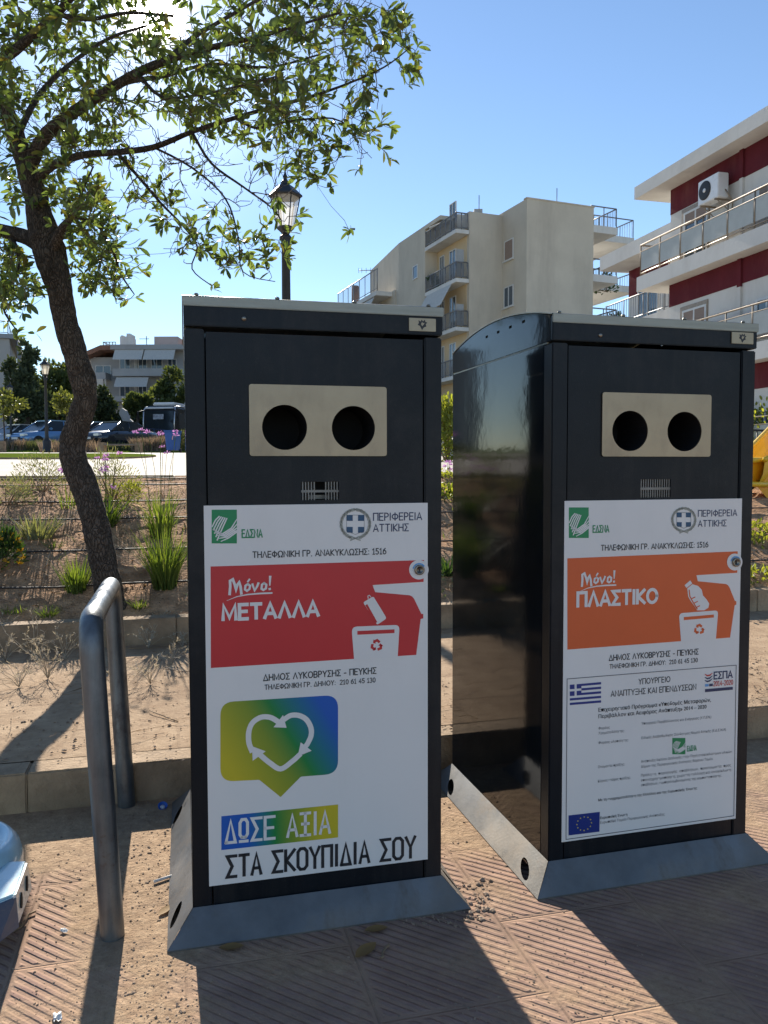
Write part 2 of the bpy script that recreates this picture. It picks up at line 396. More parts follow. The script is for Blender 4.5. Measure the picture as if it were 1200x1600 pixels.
M_GREEN = mat('print_green', (.008, .24, .085), .4, 0, .05, 4)
M_NAVYP = mat('print_navy', (.02, .035, .10), .4, 0, .05, 4)
M_TEAL = mat('print_crest_blue', (.015, .075, .16), .4, 0, .08, 9)
M_LAUREL = mat('print_laurel', (.36, .36, .31), .5, 0, .25, 120)
M_PW = mat('print_white', (.74, .715, .685), .4, 0, .02, 4)
M_REDP = mat('print_red_text', (.55, .06, .05), .4, 0, .05, 4)
M_FLAG = mat('print_flag_blue', (.01, .03, .20), .4, 0, .05, 4)
M_YEL = mat('print_yellow', (.75, .6, .05), .4, 0, .05, 4)
M_SKY = mat('print_sky_blue', (.12, .33, .62), .4, 0, .05, 4)
M_GREY = mat('print_grey', (.10, .10, .11), .5, 0, .1, 9)
def gradmat(name, stops, ax, ay, off):
    m, t, b, c = new(name); x = N(t, 'ShaderNodeSeparateXYZ'); t.links.new(c, x.inputs[0])
    f = mth(t, 'ADD', mth(t, 'MULTIPLY_ADD', x.outputs[0], ax, off), mth(t, 'MULTIPLY', x.outputs[2], ay))
    cl = ramp(t, f, stops); t.links.new(cl, b.inputs['Base Color']); b.inputs['Roughness'].default_value = .38
    return m
grime(M_NAVY, .10, (.20, .17, .14), 5, (1, 1, .12), .48, .75, .7, .05); grime(M_NAVY, .10, (.22, .19, .16), 2.2, (1, 1, 1), .5, .75, .8)
grime(M_NAVYG, .06, (.20, .17, .14), 6, (1, 1, .1), .5, .75, .5, .04)
grime(M_WHITE, .16, (.40, .36, .31), 2.6, (1, 1, .35), .5, .78, .5, .03); grime(M_SKIRT, .55, (.12, .08, .05), 7, (1, .6, .25), .56, .74, .8); grime(M_SKIRT, .5, (.24, .20, .16), 2.5, (1, 1, 1), .5, .7, .85, .25)
grime(M_STEELW, .3, (.20, .16, .12), 9, (1, 1, .4), .52, .75, .7, .1)
YC, GC, BC = (.56, .46, .025), (.012, .22, .05), (.008, .10, .44)

BINS = {1: (-.164, 2.0335, .2436), 2: (.7683, 2.2733, .2658)}
BW, BD, BZ = .65, .775, .075
def onbin(i, px, py):
    x, y, a = BINS[i]; Rm = Matrix.Rotation(-a, 3, 'Z'); d = Rm @ ray(px, py); c = Rm @ (CAM - Vector((x, y, 0)))
    q = c - d * (c.y / d.y); return q.x, q.z
def txtmesh(body, bold):
    cu = bpy.data.curves.new('lettering', 'FONT'); cu.body = body; cu.size = 1; cu.resolution_u = 3
    o = bpy.data.objects.new('lettering', cu); COL.objects.link(o)
    dg = bpy.context.evaluated_depsgraph_get(); me = bpy.data.meshes.new_from_object(o.evaluated_get(dg))
    vs = [v.co.copy() for v in me.vertices]; fs = [tuple(p.vertices) for p in me.polygons]
    bpy.data.objects.remove(o); bpy.data.meshes.remove(me); return vs, fs
CAPH = .729

def ell(cx, cy, rx, ry, a0=0., a1=360., n=16):
    return [(cx + rx * cos(radians(a0 + (a1 - a0) * k / n)), cy + ry * sin(radians(a0 + (a1 - a0) * k / n))) for k in range(n + 1)]
CAPS = {'Α': (.72, [[(0, 0), (.36, 1), (.72, 0)], [(.14, .3), (.58, .3)]]), 'Β': (.58, [[(0, 0), (0, 1), (.3, 1)], ell(.3, .76, .22, .24, 90, -90, 8), [(0, .52), (.3, .52)], ell(.3, .26, .26, .26, 90, -90, 8), [(.3, 0), (0, 0)]]),
 'Γ': (.52, [[(0, 0), (0, 1), (.52, 1)]]), 'Δ': (.76, [[(0, 0), (.38, 1), (.76, 0), (0, 0)]]), 'Ε': (.52, [[(.52, 1), (0, 1), (0, 0), (.52, 0)], [(0, .52), (.46, .52)]]), 'Ζ': (.6, [[(0, 1), (.6, 1), (0, 0), (.6, 0)]]),
 'Η': (.66, [[(0, 0), (0, 1)], [(.66, 0), (.66, 1)], [(0, .52), (.66, .52)]]), 'Ι': (.1, [[(.05, 0), (.05, 1)]]), 'Κ': (.6, [[(0, 0), (0, 1)], [(.58, 1), (.06, .5), (.6, 0)]]), 'Λ': (.7, [[(0, 0), (.35, 1), (.7, 0)]]),
 'Μ': (.82, [[(0, 0), (.04, 1), (.41, .12), (.78, 1), (.82, 0)]]), 'Ν': (.68, [[(0, 0), (0, 1), (.68, 0), (.68, 1)]]), 'Ξ': (.56, [[(0, 1), (.56, 1)], [(.05, .52), (.51, .52)], [(0, 0), (.56, 0)]]), 'Ο': (.8, [ell(.4, .5, .4, .5)]),
 'Π': (.66, [[(0, 0), (0, 1), (.66, 1), (.66, 0)]]), 'Ρ': (.54, [[(0, 0), (0, 1), (.26, 1)], ell(.26, .73, .27, .27, 90, -90, 8), [(.26, .46), (0, .46)]]), 'Σ': (.58, [[(.58, 1), (0, 1), (.36, .52), (0, 0), (.58, 0)]]),
 'Τ': (.64, [[(0, 1), (.64, 1)], [(.32, 1), (.32, 0)]]), 'Υ': (.66, [[(0, 1), (.33, .48), (.66, 1)], [(.33, .48), (.33, 0)]]), 'Φ': (.84, [ell(.42, .5, .42, .34), [(.42, -.02), (.42, 1.02)]]), 'Χ': (.62, [[(0, 0), (.62, 1)], [(0, 1), (.62, 0)]]),
 'Ω': (.82, [[(0, 0), (.26, 0), (.26, .08)] + ell(.41, .56, .41, .44, 235, -55, 16) + [(.56, .08), (.56, 0), (.82, 0)]]), '0': (.54, [ell(.27, .5, .27, .5)]), '1': (.4, [[(0, .78), (.22, 1), (.22, 0)], [(.04, 0), (.4, 0)]]),
 '2': (.52, [ell(.25, .74, .25, .26, 165, -35, 8) + [(0, 0), (.52, 0)]]), '3': (.5, [ell(.22, .76, .24, .24, 150, -90, 8), ell(.22, .26, .27, .27, 90, -150, 8)]), '4': (.58, [[(.42, 0), (.42, 1), (0, .28), (.58, .28)]]),
 '5': (.5, [[(.46, 1), (.06, 1), (.04, .56)] + ell(.2, .3, .28, .3, 105, -140, 8)]), '6': (.54, [ell(.27, .31, .27, .31), [(.01, .34), (.08, .7), (.42, 1)]]), ':': (.1, [[(.05, .05), (.05, .1)], [(.05, .6), (.05, .65)]]), '.': (.1, [[(.05, 0), (.05, .05)]]), '-': (.34, [[(0, .4), (.34, .4)]]), ' ': (.22, [])}
def capline(s, name, body, L, Rt, cap, wt, m, l):
    """upper-case lettering drawn stroke by stroke, straight along the sign"""
    u0, v0 = s.xy(L); u1, v1 = s.xy(Rt); h = s.xy((L[0], L[1] - cap))[1] - v0; v0 = (v0 + v1) / 2
    gap = .24; tot = sum(CAPS[c][0] for c in body) + gap * (len(body) - 1); k = (u1 - u0) / tot; x = 0
    for c in body:
        wd, sts = CAPS[c]
        for q, sn in enumerate(sts): s.part(name).stroke([(u0 + (x + gx) * k, v0 + gy * h) for gx, gy in sn], wt * h, s.Y(l) - q * .00006, m, sn[0] == sn[-1] and len(sn) > 4)
        x += wd + gap
class Sign:
    def __init__(s, i): s.i = i; s.p = {}
    def xy(s, p): return onbin(s.i, *p)
    def part(s, name): return s.p.setdefault(name, MB())
    def Y(s, l): return -.0016 - .0004 * l
    def text(s, name, body, L, Rt, cap, bold=.012, m=0, l=2):
        if all(c in CAPS for c in body): return capline(s, name, body, L, Rt, cap, .115 + bold * 2.6, m, l)
        u0, v0 = s.xy(L); u1, v1 = s.xy(Rt); _, vt = s.xy((L[0], L[1] - cap)); h = vt - v0; v0 = (v0 + v1) / 2
        vs, fs = txtmesh(body, 0); a = min(v.x for v in vs); bb = max(v.x for v in vs); k = (u1 - u0) / (bb - a); kz = h / CAPH
        for q, sh in enumerate((0, -1, 1) if bold > .005 else (0,)):      # heavier strokes for the bold lines
            s.part(name).add([(u0 + (v.x - a) * k + sh * bold * kz * .8, s.Y(l) - q * .00006, v0 + v.y * kz) for v in vs], fs, m)
    def poly(s, name, pts, m=0, l=1): s.part(name).flat([s.xy(p) for p in pts], s.Y(l), m)
    def line(s, name, pts, wd, m=0, l=2, closed=False):
        x, y, a = BINS[s.i]; k = .65 / (400 if s.i == 1 else 320)
        s.part(name).stroke([s.xy(p) for p in pts], [q * k for q in wd] if isinstance(wd, list) else wd * k, s.Y(l), m, closed)
def rounded(pts, r, n=5):
    out = []; k = len(pts)
    for i, p in enumerate(pts):
        p = Vector(p); a = Vector(pts[i - 1]); c = Vector(pts[(i + 1) % k]); rr = r[i] if isinstance(r, list) else r
        if rr <= 0: out.append(tuple(p)); continue
        d1 = (a - p).normalized(); d2 = (c - p).normalized(); rr = min(rr, (a - p).length * .49, (c - p).length * .49)
        for j in range(n + 1):
            t = j / n; q = (p + d1 * rr) * (1 - t) ** 2 + p * 2 * t * (1 - t) + (p + d2 * rr) * t * t; out.append(tuple(q))
    return out
GL = {'Δ': [[(0, 0), (.5, 1), (1, 0), (0, 0)]], 'Ω': [[(.1, 0), (.9, 0)], [(.3, .18), (.1, .32), (.1, .85), (.3, 1), (.7, 1), (.9, .85), (.9, .32), (.7, .18)], [(.3, .18), (.7, .18)]],
      'Σ': [[(1, 1), (0, 1), (.55, .5), (0, 0), (1, 0)]], 'Ε': [[(1, 1), (0, 1), (0, 0), (1, 0)], [(0, .5), (.85, .5)]],
      'Α': [[(0, 0), (.5, 1), (1, 0)], [(.22, .3), (.78, .3)]], 'Ξ': [[(0, 1), (1, 1)], [(.15, .52), (.85, .52)], [(0, 0), (1, 0)], [(.5, 1), (.5, 0)]],
      'Ι': [[(.5, 0), (.5, 1)]], 'Τ': [[(0, 1), (1, 1)], [(.5, 1), (.5, 0)]], 'Κ': [[(0, 0), (0, 1)], [(1, 1), (.1, .5), (1, 0)]],
      'Ο': [[(.28, 0), (0, .15), (0, .85), (.28, 1), (.72, 1), (1, .85), (1, .15), (.72, 0), (.28, 0)]], 'Υ': [[(0, 1), (.5, .5), (1, 1)], [(.5, .5), (.5, 0)]],
      'Π': [[(0, 0), (0, 1), (1, 1), (1, 0)]]}
def letters(s, name, body, L, Rt, cap, wd, m, l):
    adv = [(.32 if ch == 'Ι' else .62 if ch == ' ' else 1.) for ch in body]; gap = .38; tot = sum(adv) + gap * (len(body) - 1); x = 0
    for ch, a in zip(body, adv):
        for stn in GL.get(ch, []):
            pts = []
            for gx, gy in stn:
                f = (x + (gx if a == 1. else a / 2)) / tot
                pts.append((L[0] + (Rt[0] - L[0]) * f, L[1] + (Rt[1] - L[1]) * f - cap * gy))
            s.line(name, pts, wd, m, l)
        x += a + gap
def recycle(s, name, c, r, m, l, squash=1.):
    for k in range(3):
        a = pi / 2 + k * 2 * pi / 3
        def q(rr, t): return (c[0] + r * rr * cos(a + t), c[1] - r * rr * sin(a + t) * squash)
        s.line(name, [q(.72, -.62), q(.86, -.1), q(.74, .5)], r * .44, m, l)
        s.poly(name, [q(1.14, .42), q(.72, 1.0), q(.3, .35)], m, l)

def leaf_logo(s, a, b, tl, tr, cap, nm='green_logo', nw='logo_word'):
    (x0, y0), (x1, y1) = a, b; wd = x1 - x0; hh = y1 - y0
    s.poly(nm, [(x0, y0), (x1, y0), (x1, y1), (x0, y1)], 0, 1)
    def P(u, v): return (x0 + u * wd, y0 + v * hh)
    for k in range(5):
        o = k * .10
        s.line(nm, [P(.02 + o * .5, .50 + o), P(.16 + o * .7, .30 + o * .55), P(.30 + o * .75, .20 + o * .15)], [wd * .05] * 3, 1, 2)
    for k in range(5):
        o = k * .10
        s.line(nm, [P(.05 + o * .8, .58 + o * .9), P(.42 + o * .6, .74 + o * .3 - .02), P(.78 + o * .5, .55 + o * .3), P(1.0 + .06 * k, .28 + o)], [wd * .03, wd * .055, wd * .055, wd * .03], 1, 2)
    s.text(nw, 'ΕΔΣΝΑ', tl, tr, cap, .02, 0, 2)
def crest(s, c, r):
    for sd in (-1, 1):
        for k in range(11):
            a = -pi / 2 + sd * (.22 + k * .265); d = sd
            for off, rr in ((.30, .93), (-.30, .80)):
                p = (c[0] + r * rr * cos(a), c[1] - r * rr * sin(a)); tdir = a + sd * pi / 2 + off * sd
                q = (p[0] + r * .30 * cos(tdir), p[1] - r * .30 * sin(tdir)); mid = ((p[0] + q[0]) / 2, (p[1] + q[1]) / 2)
                s.line('crest', [p, mid, q], [r * .05, r * .17, r * .02], 0, 2)
    s.line('crest', [(c[0] - r * .3, c[1] + r * 1.0), (c[0] + r * .15, c[1] + r * .82)], r * .09, 0, 2)
    s.line('crest', [(c[0] + r * .3, c[1] + r * 1.0), (c[0] - r * .15, c[1] + r * .82)], r * .09, 0, 2)
    e = r * .54
    for sx in (-1, 1):
        for sy in (-1, 1):
            x0, x1 = sorted((c[0] + sx * e * .30, c[0] + sx * e)); y0, y1 = sorted((c[1] + sy * e * .34, c[1] + sy * e * 1.0))
            pts = [(x0, y0), (x1, y0), (x1, y1), (x0, y1)]
            if sy > 0: pts = rounded(pts, [0, 0, r * .12, 0] if sx > 0 else [0, 0, 0, r * .12])
            s.poly('crest', pts, 1, 2)
    s.line('crest', [(c[0] - e, c[1] - e), (c[0] + e, c[1] - e), (c[0] + e, c[1] + e * .8), (c[0], c[1] + e * 1.2), (c[0] - e, c[1] + e * .8)], .5, 2, 2, True)
def lock(s, c, r):
    s.poly('lock_ring', circ(c[0], c[1], r, 32), 0, 3)
def mono(s, o, k, ky, sl):
    def q(p): return (o[0] + p[0] * k, o[1] + p[1] * ky + p[0] * k * sl)
    for pts, wd in (([(232, 290), (238, 215), (236, 165), (262, 150), (280, 200), (292, 262), (305, 200), (322, 175), (335, 220), (342, 285)], 24),
                    ([(418, 150), (402, 172)], 16), ([(402, 195), (380, 210), (376, 245), (395, 258), (418, 240), (424, 210), (402, 195)], 20),
                    ([(446, 195), (466, 255), (490, 215), (502, 185)], 20), ([(555, 185), (535, 200), (530, 238), (548, 250), (572, 235), (576, 200), (555, 185)], 20),
                    ([(612, 125), (608, 205)], [20 * k * 1.2, 12 * k]), ([(607, 238), (608, 243)], 22)):
        s.line('slogan', [q(p) for p in pts], wd if isinstance(wd, list) else wd * k, 0, 3)
    s.line('slogan', [q(p) for p in ((205, 350), (300, 312), (400, 292), (520, 282), (628, 278))], [3 * k, 8 * k, 12 * k, 15 * k, 15 * k], 0, 3)

def bin_panel(s, red, can, pbin, slot, rec, recr, col):
    s.poly('colour_panel', red, 0, 1)
    s.poly('bin_pictogram', pbin, 0, 2)
    s.line('bin_pictogram', slot, 6 if s.i == 1 else 4.4, 1, 3)
    recycle(s, 'bin_pictogram', rec, recr, 1, 3)

s1 = Sign(1)
leaf_logo(s1, (330.7, 796.3), (370, 849), (378.3, 840), (409.5, 839), 12)
crest(s1, (555, 818.5), 25.5)
s1.text('region_name', 'ΠΕΡΙΦΕΡΕΙΑ', (583.3, 813.5), (658.5, 811.5), 11.2, .012, 1)
s1.text('region_name', 'ΑΤΤΙΚΗΣ', (583.3, 830.7), (637.7, 829), 11, .012, 1)
s1.text('lettering', 'ΤΗΛΕΦΩΝΙΚΗ ΓΡ. ΑΝΑΚΥΚΛΩΣΗΣ: 1516', (395, 871.7), (602.7, 865), 9.2, .018)
red1 = [(329, 885), (662, 875), (662, 879), (661.5, 909), (582, 914), (584, 920), (586, 925)] + [(640, 930), (644, 932), (647, 936), (658, 959), (661, 959), (661, 966), (657, 967), (650, 1023), (329.5, 1043.5)]
bin_panel(s1, red1, None, rounded([(553, 1031), (549, 979), (624, 976), (621, 1026)], [0, 9, 8, 0]), [(560, 988.5), (614, 986)], (588, 1008), 9.3, M_RED)
recyc = s1
can = [(567, 941), (583, 931.5), (604, 966), (589, 976)]
s1.poly('bin_pictogram', rounded(can, [3, 3, 4, 2]), 0, 2)
s1.line('bin_pictogram', [(572.5, 945.5), (587, 971.5)], 3.6, 1, 3)
s1.line('bin_pictogram', [(575, 935), (574.5, 931), (577, 930), (579, 932.5)], 1.2, 0, 2)
s1.text('slogan', 'ΜΕΤΑΛΛΑ', (348.5, 968.5), (497, 961), 22.5, .05, 0, 3)
mono(s1, (320, 880), 1 / 6, 1 / 6, 0)
s1.poly('lock_ring', circ(654, 890, 15.2, 36), 0, 3); s1.line('lock_ring', [(654.5 + 9.5 * cos(a), 890 - 9.5 * sin(a)) for a in [2.9 - .16 * k for k in range(15)]], 2.2, 1, 4)
s1.text('municipality_lines', 'ΔΗΜΟΣ ΛΥΚΟΒΡΥΣΗΣ - ΠΕΥΚΗΣ', (411.7, 1063.5), (587.3, 1051.7), 9.4, .018)
s1.text('municipality_lines', 'ΤΗΛΕΦΩΝΙΚΗ ΓΡ. ΔΗΜΟΥ:  210 61 45 130', (413.7, 1076.7), (586, 1066), 7.2, .018)
def round2(P, k=6):
    out = []
    for i in range(len(P) - 1):
        p0, p1, p2, p3 = (P[max(0, min(len(P) - 1, j))] for j in (i - 1, i, i + 1, i + 2))
        for q in range(k):
            f = q / k; out.append(tuple(.5 * (2 * b_ + (c_ - a_) * f + (2 * a_ - 5 * b_ + 4 * c_ - d_) * f * f + (3 * b_ - a_ - 3 * c_ + d_) * f ** 3) for a_, b_, c_, d_ in zip(p0, p1, p2, p3)))
    return out + [P[-1]]
bub = [(344.3, 1097), (528, 1085.4), (528, 1208.6), (470, 1213), (438.3, 1245), (405, 1218), (344.3, 1221)]
s1.poly('speech_bubble', rounded(bub, [21, 21, 21, 2, 1, 2, 21], 7), 0, 1)
cx3 = lambda x, y: (250 + x * .41667, 1080 + y * .41667)
for pts in ([(344, 222), (333, 190), (333, 150), (347, 117), (378, 97), (412, 97), (440, 112), (450, 122)], [(466, 104), (490, 90), (520, 90), (548, 105), (565, 135), (566, 165), (553, 195), (548, 202)], [(522, 238), (495, 262), (452, 290), (412, 268), (378, 240)]):
    s1.line('heart_arrows', round2([cx3(*p) for p in pts]), 8.2, 0, 2)
for pts in ([(425, 134), (474, 136), (461, 88)], [(527, 190), (568, 222), (516, 243)], [(345, 205), (396, 224), (347, 260)]):
    s1.poly('heart_arrows', [cx3(*p) for p in pts], 0, 3)
s1.poly('banner', [(345.8, 1275), (528, 1256.5), (528, 1308), (345.8, 1327.8)], 0, 1)
letters(s1, 'banner', 'ΔΩΣΕ ΑΞΙΑ', (353, 1316.5), (515, 1300.5), 34, 4.6, 1, 2)
letters(s1, 'slogan_line', 'ΣΤΑ ΣΚΟΥΠΙΔΙΑ ΣΟΥ', (355, 1370), (648, 1338.5), 32, 5.0, 0, 2)

s2 = Sign(2)
leaf_logo(s2, (888.3, 792.8), (919.3, 840.5), (926, 831.9), (950.7, 831), 10.4)
crest(s2, (1067.7, 812), 20.5)
s2.text('region_name', 'ΠΕΡΙΦΕΡΕΙΑ', (1090.3, 807.5), (1150.4, 805), 9.4, .012, 1)
s2.text('region_name', 'ΑΤΤΙΚΗΣ', (1090.3, 823), (1134, 821.5), 9.4, .012, 1)
s2.text('lettering', 'ΤΗΛΕΦΩΝΙΚΗ ΓΡ. ΑΝΑΚΥΚΛΩΣΗΣ: 1516', (938.8, 860.7), (1105.4, 854), 8.2, .018)
red2 = [(886, 872.3), (1152, 861.3), (1151.8, 866), (1151.3, 894.8), (1087.5, 898.6), (1088.5, 903), (1089.7, 908), (1133.4, 912.3), (1136.5, 914), (1139, 917.4), (1147.6, 938.7), (1149.8, 939.2), (1149.8, 944.3), (1147.2, 945.8), (1140, 996), (886, 1014.8)]
bin_panel(s2, red2, None, rounded([(1063.4, 1002), (1060, 958), (1121.4, 953.4), (1117.8, 998)], [0, 7, 6, 0]), [(1069, 966.2), (1113, 962.4)], (1091.5, 983), 8, M_ORANGE)
c5 = lambda x, y: (860 + x * .28333, 780 + y * .28333)
s2.poly('bin_pictogram', [c5(*p) for p in ((737, 474), (768, 447), (779, 464), (748, 489))], 0, 2)
s2.poly('bin_pictogram', [c5(*p) for p in ((752, 492), (780, 468), (812, 478), (832, 500), (838, 530), (858, 552), (873, 575), (868, 598), (845, 612), (806, 612), (792, 590), (770, 560), (757, 535))], 0, 2)
s2.line('bin_pictogram', [c5(*p) for p in ((762, 500), (766, 535), (785, 570), (806, 604))], 1.7, 1, 3)
for a in ((776, 548), (790, 572), (802, 596)): s2.line('bin_pictogram', [c5(*a), c5(a[0] + 18, a[1] - 9)], 1.5, 1, 3)
s2.text('slogan', 'ΠΛΑΣΤΙΚΟ', (902, 947), (1025.5, 941), 21, .05, 0, 3)
mono(s2, (877.5, 874.5), .1335, .1415, 0)
s2.poly('lock_ring', circ(1147, 878, 12, 36, 13.2), 0, 3); s2.line('lock_ring', [(1148.5 + 7.4 * cos(a), 878 - 8.4 * sin(a)) for a in [2.9 - .16 * k for k in range(15)]], 1.8, 1, 4)
s2.text('municipality_lines', 'ΔΗΜΟΣ ΛΥΚΟΒΡΥΣΗΣ - ΠΕΥΚΗΣ', (951.2, 1032.4), (1090.4, 1021.4), 8.4, .018)
s2.text('municipality_lines', 'ΤΗΛΕΦΩΝΙΚΗ ΓΡ. ΔΗΜΟΥ:  210 61 45 130', (952, 1044), (1089, 1034.4), 6.4, .018)
c6 = lambda x, y: (860 + x * .28333, 1030 + y * .28333)
s2.line('notice', [c6(90, 108), c6(1022, 32), c6(1009, 862), c6(84, 992)], 1.0, 2, 2, True)
T2 = lambda body, L, Rt, cap, bold=.004, m=2: s2.text('notice', body, c6(*L), c6(*Rt), cap * .28333, bold, m, 2)
T2('ΥΠΟΥΡΓΕΙΟ', (485, 137), (657, 123), 29, .01, 3); T2('ΑΝΑΠΤΥΞΗΣ ΚΑΙ ΕΠΕΝΔΥΣΕΩΝ', (332, 205), (800, 165), 30, .01, 3)
T2('Επιχειρησιακό Πρόγραμμα «Υποδομές Μεταφορών,', (263, 290), (882, 232), 22, .016, 3)
T2('Περιβάλλον και Αειφόρος Ανάπτυξη» 2014 – 2020', (263, 327), (858, 268), 22, .016, 3)
for body, L, Rt in (('Φορέας', (263, 387), (325, 381)), ('Χρηματοδότησης:', (263, 413), (405, 400)), ('Υπουργείο Περιβάλλοντος και Ενέργειας (Υ.Π.ΕΝ.)', (500, 361), (884, 323)),
                    ('Φορέας υλοποίησης:', (263, 467), (428, 450)), ('Ειδικός Διαβαθμιδικός Σύνδεσμος Νομού Αττικής (Ε.Δ.Σ.Ν.Α)', (500, 440), (965, 392)),
                    ('Ονομασία πράξης:', (260, 600), (408, 583)), ('Ανάπτυξη δικτύου Διαλογής στην Πηγή ανακυκλώσιμων υλικών', (497, 571), (997, 513)), ('Δήμων της Περιφερειακής Ενότητας Βόρειου Τομέα.', (497, 598), (895, 553)),
                    ('Κύριος στόχος πράξης:', (260, 678), (440, 657)), ('Πρόληψη  παραγωγής  αποβλήτων,  προετοιμασία  προς', (497, 647), (993, 588)), ('επαναχρησιμοποίηση, χωριστή συλλογή και ανακύκλωση', (497, 673), (993, 614)), ('αποβλήτων, συμπεριλαμβανομένης της κομποστοποίησης.', (497, 699), (942, 646)),
                    ('Ευρωπαϊκό Ταμείο Περιφερειακής Ανάπτυξης', (273, 904), (627, 861))):
    T2(body, L, Rt, 14.5, -.002)
T2('Με τη συγχρηματοδότηση της Ελλάδας και της Ευρωπαϊκής Ένωσης', (262, 782), (806, 716), 14.5, .014, 3)
T2('Ευρωπαϊκή Ένωση', (273, 878), (422, 863), 14.5, .014, 3)
leaf_logo(s2, c6(670, 433), c6(742, 523), c6(752, 506), c6(802, 500), 7.6, 'notice_logo', 'notice_logo_word')
def quadgrid(a, bb, c, d):
    def P(u, v):
        return tuple((a[i] * (1 - u) + bb[i] * u) * (1 - v) + (d[i] * (1 - u) + c[i] * u) * v for i in (0, 1))
    return P
P = quadgrid(c6(105, 140), c6(277, 125), c6(277, 238), c6(105, 252))
cell = lambda P, u0, u1, v0, v1: [P(u0, v0), P(u1, v0), P(u1, v1), P(u0, v1)]
for k in range(5):
    v0 = k * 2 / 9
    if v0 < .5: s2.poly('greek_flag', cell(P, .37, 1, v0, v0 + 1 / 9), 0, 2)
    else: s2.poly('greek_flag', cell(P, 0, 1, v0, v0 + 1 / 9), 0, 2)
for u0, v0 in ((0, 0), (.22, 0), (0, .333), (.22, .333)): s2.poly('greek_flag', cell(P, u0, u0 + .15, v0, v0 + .222), 0, 2)
P = quadgrid(c6(98, 860), c6(270, 840), c6(268, 949), c6(98, 970)); s2.poly('european_flag', cell(P, 0, 1, 0, 1), 0, 2)
for k in range(12):
    a = 2 * pi * k / 12; c = P(.5 + .235 * cos(a), .5 - .34 * sin(a)); pts = []
    for j in range(10):
        rr = 1.45 if j % 2 == 0 else .6; pts.append((c[0] + rr * cos(pi / 2 + j * pi / 5), c[1] - rr * sin(pi / 2 + j * pi / 5)))
    s2.poly('european_flag', pts, 1, 3)
T3 = lambda body, L, Rt, cap, bold, m: s2.text('programme_logo', body, c6(*L), c6(*Rt), cap * .28333, bold, m, 2)
T3('ΕΣΠΑ', (900, 107), (1000, 101), 37, .03, 0); T3('2014-2020', (897, 146), (1003, 139), 26, .012, 1)
s2.poly('programme_logo', [c6(850, 164), c6(1003, 151), c6(1003, 167), c6(850, 181)], 0, 2)
s2.poly('programme_logo', [c6(850, 137), c6(870, 135), c6(870, 149), c6(850, 151)], 2, 2); s2.poly('programme_logo', [c6(873, 135), c6(893, 133), c6(893, 147), c6(873, 149)], 0, 2)
for k, mm in ((0, 1), (1, 0), (2, 0)):
    s2.line('programme_logo', [c6(850, 82 + k * 17), c6(862, 90 + k * 16), c6(876, 88 + k * 15), c6(890, 76 + k * 15)], [1, 2.2, 2.2, .8], mm, 2)

